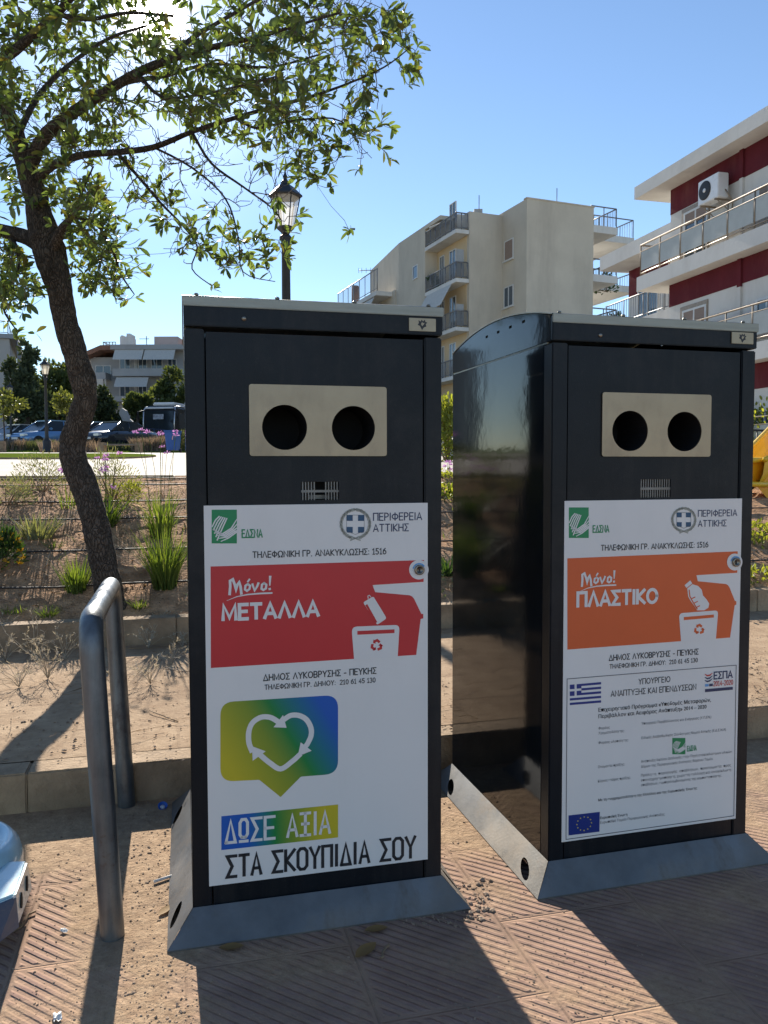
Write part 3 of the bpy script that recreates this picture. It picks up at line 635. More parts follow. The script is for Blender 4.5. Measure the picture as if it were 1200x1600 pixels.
def make_bin(i, s, label):
    x, y, a = BINS[i]
    root = thing('recycling_bin', label, 'recycling bin', (x, y, 0), a, 'street recycling bins')
    h = BW / 2
    ZL = 1.508                                                    # lid seam
    mb = MB()                                                     # cabinet: shell of posts, sides and back, hollow behind the door
    for sx in (-1, 1):
        x0, x1 = sorted((sx * h, sx * (h - .047)))
        mb.bbox(x0, x1, .0, .05, BZ - .03, ZL - .006, .003)
    mb.build('corner_posts', M_NAVY, root)
    mb = MB()
    for sx in (-1, 1):
        x0, x1 = sorted((sx * h, sx * (h - .012))); mb.box(x0, x1, .051, BD, BZ - .03, ZL - .006)
    mb.box(-h + .0125, h - .0125, BD - .012, BD - .0005, BZ - .03, ZL - .006); mb.box(-h + .0125, h - .0125, .06, BD - .0125, BZ + .0, BZ + .01); mb.box(-h + .013, h - .013, .0495, BD - .013, ZL - .02, ZL - .0075)
    mb.build('cabinet', M_NAVYG, root)
    # door with the two throw-in holes cut through it
    dx = h - .0505
    holes = [(-.0853, 1.2665, .056), (.0896, 1.2665, .056)]
    mb = MB(); gv = onbin(i, 471 if i == 1 else 1002, 753 if i == 1 else 749); gw = onbin(i, 530 if i == 1 else 1049, 781 if i == 1 else 777)
    gx0, gx1, gz1, gz0 = gv[0], gw[0], gv[1], gw[1]
    gl = [(gx0, gz0), (gx1, gz0), (gx1, gz1), (gx0, gz1)]
    mb.plate([[(-dx, BZ - .02), (dx, BZ - .02), (dx, ZL - .012), (-dx, ZL - .012)]] + [circ(cx, cz, r + .004, 40) for cx, cz, r in holes] + [gl], .004, .012)
    door = mb.build('door', M_NAVY, root)
    mb = MB()
    for cx, cz, r in holes:
        n = 40; vs = []
        for yy in (.004, .16):
            vs += [(cx + (r + .003) * cos(2 * pi * k / n), yy, cz + (r + .003) * sin(2 * pi * k / n)) for k in range(n)]
        mb.add(vs, [(k, (k + 1) % n, n + (k + 1) % n, n + k) for k in range(n)] + [tuple(range(n, 2 * n))], 0, False)
    mb.build('throat', M_HOLE, door)
    mb = MB(); mb.plate([rounded([(-.1724, 1.1955), (.1767, 1.1955), (.1767, 1.372), (-.1724, 1.372)], .008)] + [circ(cx, cz, r, 48) for cx, cz, r in holes], -.0012, .0035)
    pl = mb.build('aperture_plate', M_STEELW, root)
    mb = MB(); mb.box(gx0 + .001, gx1 - .001, .05, .051, gz0, gz1)
    for q in range(13):
        if q in (5, 6, 7) and i == 1: continue
        xx = gx0 + .004 + (gx1 - gx0 - .008) * q / 12; mb.box(xx - .0016, xx + .0016, .006, .010, gz0, gz1, 1)
    mb.box(gx0, gx1, .0055, .0095, gz0 + (gz1 - gz0) * .42, gz0 + (gz1 - gz0) * .55, 1); mb.box(gx0 + .02, gx1 - .02, .03, .034, gz0 + .002, gz0 + .012, 1)
    mb.build('vent_grille', [M_HOLE, M_SKIRT], root)
    # lid: dark apron with arched sides under a bowed steel sheet
    arc = []
    for k in range(21):
        f = k / 20; arc.append((f * BD, 1.575 + .049 * (1 - (2 * f - 1) ** 2)))
    mb = MB(); mb.bbox(-h - .001, h + .001, -.003, .010, ZL, 1.5745, .002); mb.build('lid_front', M_NAVY, None)
    front_ = bpy.data.objects[-1] if False else [o for o in bpy.data.objects if o.name.startswith('lid_front') and o.parent is None][0]
    mb = MB()
    for sx in (-1, 1):
        T = Matrix(((0, sx, 0, 0), (1, 0, 0, 0), (0, 0, 1, 0), (0, 0, 0, 1)))
        loops = [[(.0105, ZL)] + [(yy + (.0105 if yy < .01 else 0), zz) for yy, zz in arc] + [(BD, ZL)]]
        for q in range(4):
            yy = .17 + q * .092; zz = 1.585 - .0 * q; loops.append([(yy, zz), (yy + .020, zz), (yy + .020, zz + .008), (yy, zz + .008)])
        mb.plate(loops, h + .001, h - .002, 0, T)
    mb.box(-h + .003, h - .003, BD - .004, BD, ZL, 1.574)
    lid = mb.build('lid', M_NAVYG, root); front_.parent = lid
    mb = MB(); vs = []; n = len(arc)
    for dz in (.0015, .0045):
        for yy, zz in arc: vs += [(-h - .004, yy - (.004 if yy == 0 else 0), zz + dz), (h + .004, yy - (.004 if yy == 0 else 0), zz + dz)]
    fs = [(2 * k, 2 * k + 1, 2 * k + 3, 2 * k + 2) for k in range(n - 1)] + [(2 * n + 2 * k, 2 * n + 2 * k + 2, 2 * n + 2 * k + 3, 2 * n + 2 * k + 1) for k in range(n - 1)]
    fs += [(2 * k, 2 * k + 2, 2 * n + 2 * k + 2, 2 * n + 2 * k) for k in range(n - 1)] + [(2 * k + 1, 2 * n + 2 * k + 1, 2 * n + 2 * k + 3, 2 * k + 3) for k in range(n - 1)]
    mb.add(vs, fs, 0, False)
    mb.bbox(-h - .003, h + .003, -.0075, -.0032, 1.555, 1.5785, .0015)
    for q in range(4): mb.lathe([(.005, 0), (.006, .003), (.004, .006)], 10, (-h + .03 + q * (BW - .06) / 3, .02, 1.5845))
    mb.build('roof_sheet', M_STEEL, lid)
    mb = MB(); mb.box(-h - .0005, -h + .004, .03, BD - .01, ZL - .0055, ZL - .0015); mb.build('seam_light_strip', M_STEEL, lid); mb = MB(); mb.box(h - .004, h + .0005, .03, BD - .01, ZL - .0055, ZL - .0015)  # added bright steel strips stand in for light showing through the lid gap
    mb.build('seam_light_strip', M_STEEL, lid)
    bx = onbin(i, *((638, 497) if i == 1 else (1141, 519))); by = onbin(i, *((680, 519) if i == 1 else (1175, 538.5)))
    mb = MB(); mb.bbox(bx[0], by[0], -.0065, -.0032, by[1], bx[1], .001)
    cx, cz = (bx[0] + by[0]) / 2, (bx[1] + by[1]) / 2; ww = (bx[1] - by[1]) * .42
    mb.flat([(cx + ww * a_, cz + ww * b_) for a_, b_ in ((-.1, -1), (.25, -.5), (.75, -.3), (.6, .1), (.95, .45), (.55, .5), (.45, .95), (.1, .6), (-.2, .95), (-.35, .55), (-.8, .8), (-.7, .3), (-.95, -.05), (-.5, -.25))], -.0068, 1)
    mb.flat([(cx + ww * a_, cz + ww * b_) for a_, b_ in ((-.1, -.3), (.2, .0), (.4, .35), (.1, .3), (-.1, .5), (-.3, .1))], -.0070, 0)
    mb.build('crest_badge', [M_STEELW, M_BLACK], lid)
    sx_, sz_ = onbin(i, *((381, 498) if i == 1 else (937, 524))); mb = MB()
    mb.lathe([(.006, 0), (.006, .002), (.003, .004)], 14); sc = mb.build('screw', M_STEEL, lid, (sx_, -.003, sz_), (pi / 2, 0, 0))
    # steel skirt at the foot with openings in its sides
    o = .062
    mb = MB(); Hk = BZ - .004
    mb.add([(-h - o, -o, .004), (h + o, -o, .004), (h, -.002, Hk), (-h, -.002, Hk), (-h - o, -o, 0), (h + o, -o, 0)], [(0, 1, 2, 3), (4, 5, 1, 0)])
    mb.add([(h + o, BD + o, .004), (-h - o, BD + o, .004), (-h, BD + .002, Hk), (h, BD + .002, Hk)], [(0, 1, 2, 3)])
    sl_ = sqrt(o * o + Hk * Hk)
    for sx in (-1, 1):
        ov = []
        for yc in (.06, BD - .10):
            ov.append([(yc + .028 * cos(2 * pi * k / 20) + .026 * sin(2 * pi * k / 20), .33 + .24 * sin(2 * pi * k / 20)) for k in range(20)])
        loops = [[(-o, 0), (BD + o, 0), (BD, 1), (0, 1)]] + ov
        P_ = [q for l in loops for q in l]; tri = tessellate_polygon([[Vector((a_, b_, 0)) for a_, b_ in l] for l in loops])
        vs = [(sx * (h + .001 + o * (1 - v)), u, .003 + (Hk - .003) * v) for u, v in P_]
        mb.add(vs, [tuple(q) for q in tri])
    mb.build('foot_skirt', M_SKIRT, root)
    # printed sticker
    g = [(319.1, 789.1), (667.8, 783.2), (667.5, 1343.3), (326.3, 1383.3)] if i == 1 else [(880, 787.9), (1158.4, 780.3), (1150.3, 1279.9), (878.3, 1317.3)]
    us = [onbin(i, *q) for q in g]; u0, u1, v0, v1 = -.2851, .2863, .12, 1.0739
    mb = MB(); mb.box(u0, u1, -.0016, .0039, v0, v1); stk = mb.build('sticker', M_WHITE, root)
    mats = {'logo_word': [M_GREEN], 'region_name': [M_BLACK, M_NAVYP], 'municipality_lines': [M_BLACK], 'green_logo': [M_GREEN, M_PW], 'notice_logo': [M_GREEN, M_PW], 'notice_logo_word': [M_GREEN], 'crest': [M_LAUREL, M_TEAL, M_GREY], 'lettering': [M_BLACK, M_NAVYP], 'colour_panel': [M_RED if i == 1 else M_ORANGE], 'bin_pictogram': [M_PW, M_RED if i == 1 else M_ORANGE],
            'slogan': [M_PW], 'lock_ring': [M_PW, M_SKY], 'heart_arrows': [M_PW], 'slogan_line': [M_BLACK], 'notice': [M_BLACK, M_BLACK, M_GREY, M_BLACK], 'greek_flag': [M_FLAG], 'european_flag': [M_FLAG, M_YEL], 'programme_logo': [M_NAVYP, M_REDP, M_SKY]}
    if i == 1:
        a0, b0 = onbin(1, 344.3, 1221), onbin(1, 528, 1085.4); sx2 = 1 / (b0[0] - a0[0]); 
        mats['speech_bubble'] = [gradmat('print_bubble', [(.1, YC), (.42, (.22, .30, .03)), (.56, GC), (.72, (.008, .16, .25)), (.86, BC)], sx2 * .72, sx2 * .42, -a0[0] * sx2 * .72 - a0[1] * sx2 * .42)]
        mats['banner'] = [gradmat('print_banner', [(.22, BC), (.45, GC), (.6, (.2, .3, .03)), (.85, YC)], sx2, 0, -a0[0] * sx2), M_PW]
    for nm, q in s.p.items(): q.build(nm, mats[nm], stk)
    lc = onbin(i, *((654.5, 890) if i == 1 else (1148.5, 878))); mb = MB()
    mb.lathe([(.0135, 0), (.0135, .006), (.011, .0075), (.009, .0075), (.009, .004), (.0, .004)], 24); mb.box(-.0022, .0022, -.005, .005, .0038, .0046, 1)
    mb.build('lock', [M_STEEL, M_BLACK], root, (lc[0], -.002, lc[1]), (pi / 2, 0, 0))
    return root
make_bin(1, s1, 'dark steel recycling bin with red ΜΕΤΑΛΛΑ panel and heart speech bubble sticker')
make_bin(2, s2, 'dark steel recycling bin with orange ΠΛΑΣΤΙΚΟ panel and printed programme notice')
# ------------------------------------------------------------------ steel hoop, blue base, litter
m, t, b, c = new('galvanised_pipe')
n = noi(t, c, 9, 6, .65); sw = N(t, 'ShaderNodeMapping'); sw.inputs['Scale'].default_value = (30, 30, 3); t.links.new(c, sw.inputs[0])
n2 = noi(t, sw.outputs[0], 1.5, 5, .7)
colr = ramp(t, mth(t, 'MULTIPLY_ADD', n2, .5, mth(t, 'MULTIPLY', n, .5)), [(.3, (.085, .10, .115)), (.7, (.23, .25, .265))])
rst = ramp(t, noi(t, c, 5, 7, .7), [(.64, 0.), (.72, .75)])
colr = mix(t, rst, colr, (.10, .045, .02))
t.links.new(colr, b.inputs['Base Color']); b.inputs['Metallic'].default_value = .75
t.links.new(mth(t, 'MULTIPLY_ADD', n, .35, .22), b.inputs['Roughness']); bump(t, b, noi(t, c, 60, 5, .7), .0008)
grime(m, .6, (.075, .04, .022), 4.5, (1, 1, .5), .58, .68, .85, .25); grime(m, .5, (.20, .17, .13), 2, (1, 1, .3), .48, .75, .8)
M_PIPE = m
A = onz(176, 1462); B = onz(198, 1258)
A2, B2 = A + Vector((-.040, 0, .79)), B + Vector((-.035, 0, .775))
d = (B2 - A2).normalized(); pts = [A - Vector((0, 0, .05)), A, A + (A2 - A) * .5]
rr = .085
def bend(p, q, r_, n=8):
    up = (p - A).normalized() if p is A2 else None
    return []
ua = (A2 - A).normalized(); ub = (B2 - B).normalized()
for k in range(9):
    f = k / 8; p0 = A2 - ua * rr; p2 = A2 + d * rr; pts.append(p0 * (1 - f) ** 2 + A2 * 2 * f * (1 - f) + p2 * f * f)
for k in range(9):
    f = k / 8; p0 = B2 - d * rr; p2 = B2 - ub * rr; pts.append(p0 * (1 - f) ** 2 + B2 * 2 * f * (1 - f) + p2 * f * f)
pts += [B + (B2 - B) * .5, B, B - Vector((0, 0, .05))]
mb = MB(); mb.tube(pts, .029, 24)
tag(mb.build('barrier_hoop', M_PIPE), 'weathered galvanised steel tube bent into a hoop left of the red panelled bin', 'barrier hoop')

M_LBLUE = mat('light_blue_gloss', (.50, .72, .80), .22, 0, .12, 5, .0015, 14, .5, dirt=.25, coat=.3)
M_DBLUE = mat('deep_blue_gloss', (.006, .065, .15), .35, 0, .12, 5, .001, 20, .5, dirt=.2)
grime(M_LBLUE, .22, (.30, .26, .20), 5, (1, 1, 1), .5, .72, .7, .15); grime(M_DBLUE, .35, (.25, .22, .18), 7, (1, 1, 1), .5, .72, .7, .25)
root = thing('moulded_base', 'glossy light blue rounded base with a boxy corner lug beside the steel hoop', 'blue base', onz(-95, 1400))
ctr = onz(-100, 1346, .14); C0 = root.location
def lc(px, py, z): p = onz(px, py, z) - C0; return p
rad = (onz(33, 1340, .13) - ctr).length
cc = ctr - C0
mb = MB(); mb.lathe([(.02, .195), (rad * .55, .19), (rad * .66, .183), (rad * .70, .172), (rad * .76, .170), (rad * .80, .182), (rad * .88, .178), (rad * .96, .158), (rad * 1.0, .125), (rad * .995, .06), (rad * .95, .0)][::-1], 72, (cc.x, cc.y, 0))
mb.build('dome', M_LBLUE, root)
top = [(8, 1345), (43, 1344), (24, 1397), (-6, 1409), (-40, 1400)]
tp = [lc(x, y, .150) for x, y in top]
low = [(14, 1390), (51, 1388), (29, 1447), (-4, 1473), (-40, 1470)]
bt = [lc(x, y, .045) for x, y in low]
mb = MB(); n = 5
bm = bmesh.new(); v = [bm.verts.new(p) for p in tp + bt]
bm.faces.new(v[:5]); bm.faces.new(v[5:][::-1])
for k in range(5): bm.faces.new((v[k], v[n + k], v[n + (k + 1) % n], v[(k + 1) % n]))
bmesh.ops.recalc_face_normals(bm, faces=bm.faces[:]); bmesh.ops.bevel(bm, geom=bm.edges[:], offset=.006, segments=2, affect='EDGES')
mb.bm(bm); mb.build('lug', M_LBLUE, root)
a0, a1, b0, b1 = tp[2], tp[3], bt[2], bt[3]; nn = (a1 - a0).cross(b0 - a0).normalized()
if nn.y > 0: nn = -nn
mb = MB(); q = [a0 * .93 + b0 * .07, a1 * .93 + b1 * .07, b1, b0]
mb.add([p + nn * .003 for p in q] + [p - nn * .004 for p in q], [(0, 1, 2, 3), (7, 6, 5, 4), (0, 4, 5, 1), (1, 5, 6, 2), (2, 6, 7, 3), (3, 7, 4, 0)])
mb.build('front_panel', M_DBLUE, root)
a0, a1, b0, b1 = tp[1], tp[2], bt[1], bt[2]; nn = (a1 - a0).cross(b0 - a0).normalized()
if nn.x < 0: nn = -nn
ex = (a1 - a0).normalized(); ey = nn.cross(ex)
for u, v_ in ((.28, .48), (.72, .52)):
    p = (a0 * (1 - u) + a1 * u) * (1 - v_) + (b0 * (1 - u) + b1 * u) * v_ + nn * .0025
    mb = MB(); mb.add([p + ex * .011 * cos(t) + ey * .02 * sin(t) for t in [2 * pi * k / 20 for k in range(20)]] + [p - nn * .02 + ex * .009 * cos(t) + ey * .017 * sin(t) for t in [2 * pi * k / 20 for k in range(20)]],
                      [tuple(range(20))] + [(k, 20 + k, 20 + (k + 1) % 20, (k + 1) % 20) for k in range(20)])
    mb.build('bolt_recess', M_HOLE, root)

M_STONE = mat('pebble_stone', (.30, .22, .16), .9, 0, .4, 30, .004, 150, .2)
def pebble(mb, p, r, rg, m=0):
    bm = bmesh.new(); bmesh.ops.create_icosphere(bm, subdivisions=1, radius=1)
    sx, sy, sz = r * rg.uniform(.7, 1.3), r * rg.uniform(.6, 1.1), r * rg.uniform(.35, .7); an = rg.uniform(0, 6)
    for q in bm.verts:
        k = rg.uniform(.75, 1.2); x, y = q.co.x * sx * k, q.co.y * sy * k
        q.co = Vector((x * cos(an) - y * sin(an), x * sin(an) + y * cos(an), q.co.z * sz * k)) + p
    mb.bm(bm, m)
rg = random.Random(5); mb = MB()
def scatter(n, px0, px1, py0, py1, r0, r1, z=0.):
    for _ in range(n):
        p = onz(rg.uniform(px0, px1), rg.uniform(py0, py1), z); r = r0 * (r1 / r0) ** (rg.random() ** 2.2); pebble(mb, p + Vector((0, 0, r * .2)), r, rg)
scatter(110, 708, 770, 1375, 1440, .003, .011); scatter(160, 690, 850, 1230, 1400, .0015, .006)
scatter(900, 190, 310, 1290, 1600, .0008, .0045); scatter(520, 700, 1000, 1400, 1600, .001, .0035); scatter(160, 20, 150, 1300, 1420, .0015, .005)
scatter(250, 20, 200, 1400, 1600, .0012, .004); scatter(70, 620, 720, 1420, 1450, .002, .006); scatter(200, 320, 1200, 1400, 1600, .0015, .004)
scatter(420, 0, 300, 1030, 1190, .002, .008, .142); scatter(200, 1168, 1200, 960, 1110, .002, .008, .142); scatter(60, 690, 708, 990, 1140, .002, .008, .142)
scatter(200, 200, 300, 1245, 1420, .002, .006)
mb.build('loose_grit', M_STONE, kind='stuff')
M_DEAD = leafmat('dead_leaf_brown', (.16, .085, .03), (.30, .19, .07), .2, .8)
def dead_leaf(px, py, L, rz, label, z=0., m=None):
    mb = MB(); vs = []; n = 6
    for k in range(n + 1):
        f = k / n; wd = L * .24 * sin(pi * min(1, f * .97 + .03)) ** .8; zz = .004 + .012 * L / .08 * (f - .4) ** 2
        vs += [((f - .5) * L, -wd, zz + wd * .25), ((f - .5) * L, 0, zz), ((f - .5) * L, wd, zz + wd * .3)]
    fs = []
    for k in range(n): fs += [(3 * k, 3 * k + 3, 3 * k + 4, 3 * k + 1), (3 * k + 1, 3 * k + 4, 3 * k + 5, 3 * k + 2)]
    mb.add(vs, fs, 0, True)
    tag(mb.build('fallen_leaf', m or M_DEAD, loc=onz(px, py, z), rot=(0, 0, rz)), label, 'leaf')
dead_leaf(572, 1488, .075, .9, 'brown fallen leaf lying alone on the shaded ribbed paving')
dead_leaf(588, 1455, .06, .2, 'brown fallen leaf touching the steel skirt of the red panelled bin')
dead_leaf(362, 1483, .06, .1, 'curled brown leaf under the front skirt, towards its left end')
dead_leaf(258, 1425, .05, 1.2, 'small dry leaf on the sand beside the left side of the steel skirt')
mb = MB(); mb.lathe([(.0, .004), (.012, .004), (.016, .012), (.0165, .012), (.0135, 0), (0., 0.)][::-1], 21)
mb.lathe([(.0, .0046), (.008, .0046), (.008, .0052), (0, .0052)], 16, m=1)
tag(mb.build('bottle_cap', [mat('cap_blue', (.02, .10, .42), .3, 0, .05, 9), M_PW], loc=onz(254, 1262), rot=(.5, .2, 0)), 'small blue bottle cap dropped in the shade at the kerb foot', 'bottle cap')
def paper(px, py, L, label, col=(.7, .7, .68), name='paper_scrap', z=0.):
    mb = MB(); rq = random.Random(int(px)); g = 4
    for j in range(g + 1):
        for i in range(g + 1): mb.v.append(((i / g - .5) * L * (1 + .3 * rq.uniform(-1, 1)), (j / g - .5) * L * .6, .003 + rq.random() * L * .25))
    for j in range(g):
        for i in range(g): a = j * (g + 1) + i; mb.f.append((a, a + 1, a + g + 2, a + g + 1)); mb.m.append(0); mb.sm.append(False)
    tag(mb.build(name, mat('litter_white', col, .8, 0, .1, 40), loc=onz(px, py, z), rot=(0, 0, px)), label, 'litter')
paper(100, 1457, .022, 'tiny torn white paper scrap in the shadow of the steel hoop')
paper(90, 1592, .028, 'crumpled white wrapper bits at the bottom edge, left of the hoop shadow')
mb = MB(); mb.tube([(-.03, 0, .006), (.012, .003, .006), (.035, .0, .007)], .004, 8); mb.tube([(.034, 0, .007), (.05, -.002, .007)], .0042, 8, 1)
tag(mb.build('cigarette_end', [mat('cig_white', (.72, .70, .66), .9, 0, .05, 9), mat('cig_tan', (.45, .26, .11), .9)], loc=onz(257, 1376), rot=(0, 0, .6)), 'pale cigarette end on the sand between hoop and bin skirt', 'cigarette end')
M_TWIG = mat('dry_twig', (.22, .15, .09), .9, 0, .3, 30)
rg = random.Random(9)
for k, (px, py, z, L, lab) in enumerate(((40, 1440, 0, .09, 'dark dry twig on the ribbed paving beside the blue base'), (600, 1490, 0, .05, 'thin dry twig in the bin shadow right of the lone leaf'),
                                  (130, 1075, .142, .35, 'long thin dry stem lying on the sandy slabs left of the hoop'), (255, 1120, .142, .22, 'short dry stem on the sandy slabs between hoop and bin'))):
    a = rg.uniform(0, 3); mb = MB(); mb.tube([(L * f * cos(a) + rg.uniform(-.008, .008), L * f * sin(a) + rg.uniform(-.008, .008), .005 + .02 * L * sin(f * 3)) for f in (-.5, -.25, 0, .25, .5)], .0022 if L > .1 else .003, 6)
    tag(mb.build('dry_twig', M_TWIG, loc=onz(px, py, z)), lab, 'twig')
# ------------------------------------------------------------------ the near tree
rg = random.Random(21)
m, t, b, c = new('bark')
mp = N(t, 'ShaderNodeMapping'); mp.inputs['Scale'].default_value = (1, 1, .3); t.links.new(c, mp.inputs[0]); c2 = mp.outputs[0]
vo = N(t, 'ShaderNodeTexVoronoi', feature='DISTANCE_TO_EDGE'); vo.inputs['Scale'].default_value = 75
wv = N(t, 'ShaderNodeMixRGB', blend_type='ADD'); wv.inputs[0].default_value = .06; t.links.new(c2, wv.inputs[1])
nz = N(t, 'ShaderNodeTexNoise'); nz.inputs['Scale'].default_value = 25; t.links.new(c2, nz.inputs['Vector']); t.links.new(nz.outputs['Color'], wv.inputs[2])
t.links.new(wv.outputs[0], vo.inputs['Vector'])
crk = ramp(t, vo.outputs['Distance'], [(.0, 0.), (.16, 1.)])
colr = ramp(t, noi(t, c, 16, 6, .65), [(.3, (.085, .068, .055)), (.7, (.185, .15, .12))])
colr = mix(t, crk, mix(t, .6, colr, (.035, .028, .022)), colr)
t.links.new(colr, b.inputs['Base Color']); b.inputs['Roughness'].default_value = .95; b.inputs['Specular IOR Level'].default_value = .2
bump(t, b, mth(t, 'ADD', mth(t, 'MULTIPLY', crk, .014), mth(t, 'MULTIPLY', noi(t, c, 28, 6, .75), .022)), 1.)
M_BARK = m
M_LEAF = leafmat('glossy_leaf', (.070, .105, .042), (.185, .225, .085), .5, .36, (.17, .14, .04), (1.15, 1.25, .5))
TB = hit(174, 948)
D0 = TB.y
TREE = thing('broadleaf_tree', 'crooked dark trunked tree with sparse glossy green crown beside the hoop', 'tree', TB)
def LP(pts):                                                       # photo point, width in photo pixels, distance -> local point and radius
    out = []
    for x, y, wd, dy in pts:
        p = aty(x, y, D0 + dy); out.append((p - TB, wd / 2 * (D0 + dy) / F))
    return out
def smooth(pts, k=4):
    out = []
    for i in range(len(pts) - 1):
        p0, p1, p2, p3 = (pts[max(0, min(len(pts) - 1, j))] for j in (i - 1, i, i + 1, i + 2))
        for q in range(k):
            f = q / k; cr = lambda a, b_, c_, d_: .5 * (2 * b_ + (c_ - a) * f + (2 * a - 5 * b_ + 4 * c_ - d_) * f * f + (3 * b_ - a - 3 * c_ + d_) * f ** 3)
            out.append((Vector(cr(p0[0][j], p1[0][j], p2[0][j], p3[0][j]) for j in range(3)), p1[1] + (p2[1] - p1[1]) * f))
    out.append(pts[-1]); return out
def gnarl(mb, sp, n, amp):
    vs0 = len(mb.v); mb.tube([p for p, r in sp], [r for p, r in sp], n)
    ctr = [p for p, r in sp]
    for i in range(len(sp)):
        for j in range(n):
            k = vs0 + i * n + j; v = Vector(mb.v[k]); dd = v - ctr[i]
            f = 1 + amp * (noise.noise(v * 9) + .6 * noise.noise(v * 24)); mb.v[k] = tuple(ctr[i] + dd * f)
nodes = []                                                         # skeleton for the twigs
trunk = LP([(a_, b_, w_ * .87, d_) for a_, b_, w_, d_ in [(180, 985, 58, 0), (174, 945, 52, 0), (163, 885, 47, 0), (150, 825, 47, 0), (134, 765, 47, .02), (117, 722, 46, .03), (114, 690, 46, .03), (124, 655, 42, .02), (133, 622, 41, 0), (126, 580, 43, -.02),
            (112, 535, 41, -.02), (100, 490, 41, 0), (91, 445, 44, 0), (81, 408, 52, 0), (72, 372, 56, 0), (62, 335, 44, 0), (52, 295, 38, 0), (40, 255, 34, -.03), (26, 215, 30, -.05), (8, 165, 24, -.1), (-12, 110, 20, -.15), (-30, 50, 15, -.2), (-45, -20, 11, -.3), (-50, -90, 7, -.3)]])
mb = MB(); gnarl(mb, smooth(trunk, 8), 28, .13)
for p, r in smooth(trunk, 2)[32:]: nodes.append((p, r))
mb.build('trunk', M_BARK, TREE)
LIMBS = [
 [(46, 262, 30, -.03), (66, 218, 26, -.1), (95, 190, 23, -.2), (120, 172, 21, -.25), (160, 146, 19, -.35), (215, 114, 17, -.45), (262, 94, 14, -.5), (322, 76, 11, -.6), (400, 58, 8, -.7), (470, 38, 5, -.8), (530, 20, 4, -.9)],
 [(54, 285, 20, 0), (82, 259, 16, -.1), (130, 242, 13, -.2), (182, 238, 12, -.3), (240, 230, 11, -.35), (300, 206, 9, -.45), (368, 184, 8, -.5), (430, 166, 7, -.55), (482, 152, 6, -.6), (540, 132, 4, -.65), (600, 105, 3, -.7), (640, 75, 2, -.7)],
 [(75, 392, 40, 0), (45, 372, 30, .05), (10, 362, 26, .1), (-40, 345, 20, .15), (-110, 300, 14, .2), (-180, 240, 9, .2)],
 [(-30, 62, 20, -.2), (0, 92, 19, -.35), (48, 58, 17, -.5), (88, 22, 15, -.6), (122, -14, 12, -.7), (190, -70, 8, -.9), (260, -120, 5, -1.)],
 [(80, 395, 26, -.03), (96, 360, 18, -.12), (112, 338, 11, -.2), (128, 300, 5, -.3), (145, 262, 3, -.35)],
 [(262, 94, 12, -.5), (300, 60, 9, -.3), (350, 30, 7, -.2), (420, -10, 5, -.1)],
 [(160, 146, 13, -.35), (200, 128, 10, -.1), (260, 118, 8, .1), (330, 100, 6, .2), (420, 105, 5, .2), (500, 85, 3, .2)],
 [(368, 184, 6, -.5), (400, 200, 5, -.5), (450, 190, 4, -.55), (520, 185, 3, -.6), (560, 210, 2, -.6)],
 [(182, 238, 7, -.3), (216, 276, 6, -.4), (250, 316, 5, -.45), (285, 352, 4, -.5), (308, 385, 3, -.55), (300, 420, 2.5, -.55), (330, 446, 2, -.55)],
 [(300, 206, 6, -.45), (330, 255, 5, -.5), (380, 292, 4, -.55), (425, 325, 3, -.6), (440, 345, 2, -.6)],
 [(240, 230, 5, -.35), (300, 262, 4, -.4), (352, 310, 3.4, -.45), (372, 370, 3, -.5), (380, 425, 2, -.5), (430, 440, 1.6, -.5)],
 [(215, 114, 8, -.45), (250, 150, 6, -.7), (300, 150, 5, -.85), (350, 140, 4, -1.), (430, 120, 3, -1.1)],
 [(88, 22, 10, -.6), (140, 30, 8, -.4), (200, 20, 6, -.3), (270, 25, 5, -.3)],
 [(10, 362, 12, .1), (30, 400, 9, 0), (20, 440, 6, -.1), (5, 480, 4, -.15), (25, 515, 2.5, -.2)],
 [(112, 338, 8, -.2), (150, 350, 6, .1), (175, 390, 5, .2), (190, 430, 4, .2), (210, 460, 2, .2)],
 [(26, 215, 14, -.05), (60, 150, 11, .3), (110, 100, 8, .5), (170, 60, 6, .6), (230, 40, 4, .6)],
]
mb = MB()
for L in LIMBS:
    sp = smooth(LP(L), 4); sp = [(p, r * .8) for p, r in sp]; gnarl(mb, sp, 10, .08); nodes += [(p, r) for p, r in sp[2:]]
mb.build('limbs', M_BARK, TREE)
def inpoly(x, y, P):
    c_ = False; j = len(P) - 1
    for i in range(len(P)):
        if (P[i][1] > y) != (P[j][1] > y) and x < (P[j][0] - P[i][0]) * (y - P[i][1]) / (P[j][1] - P[i][1]) + P[i][0]: c_ = not c_
        j = i
    return c_
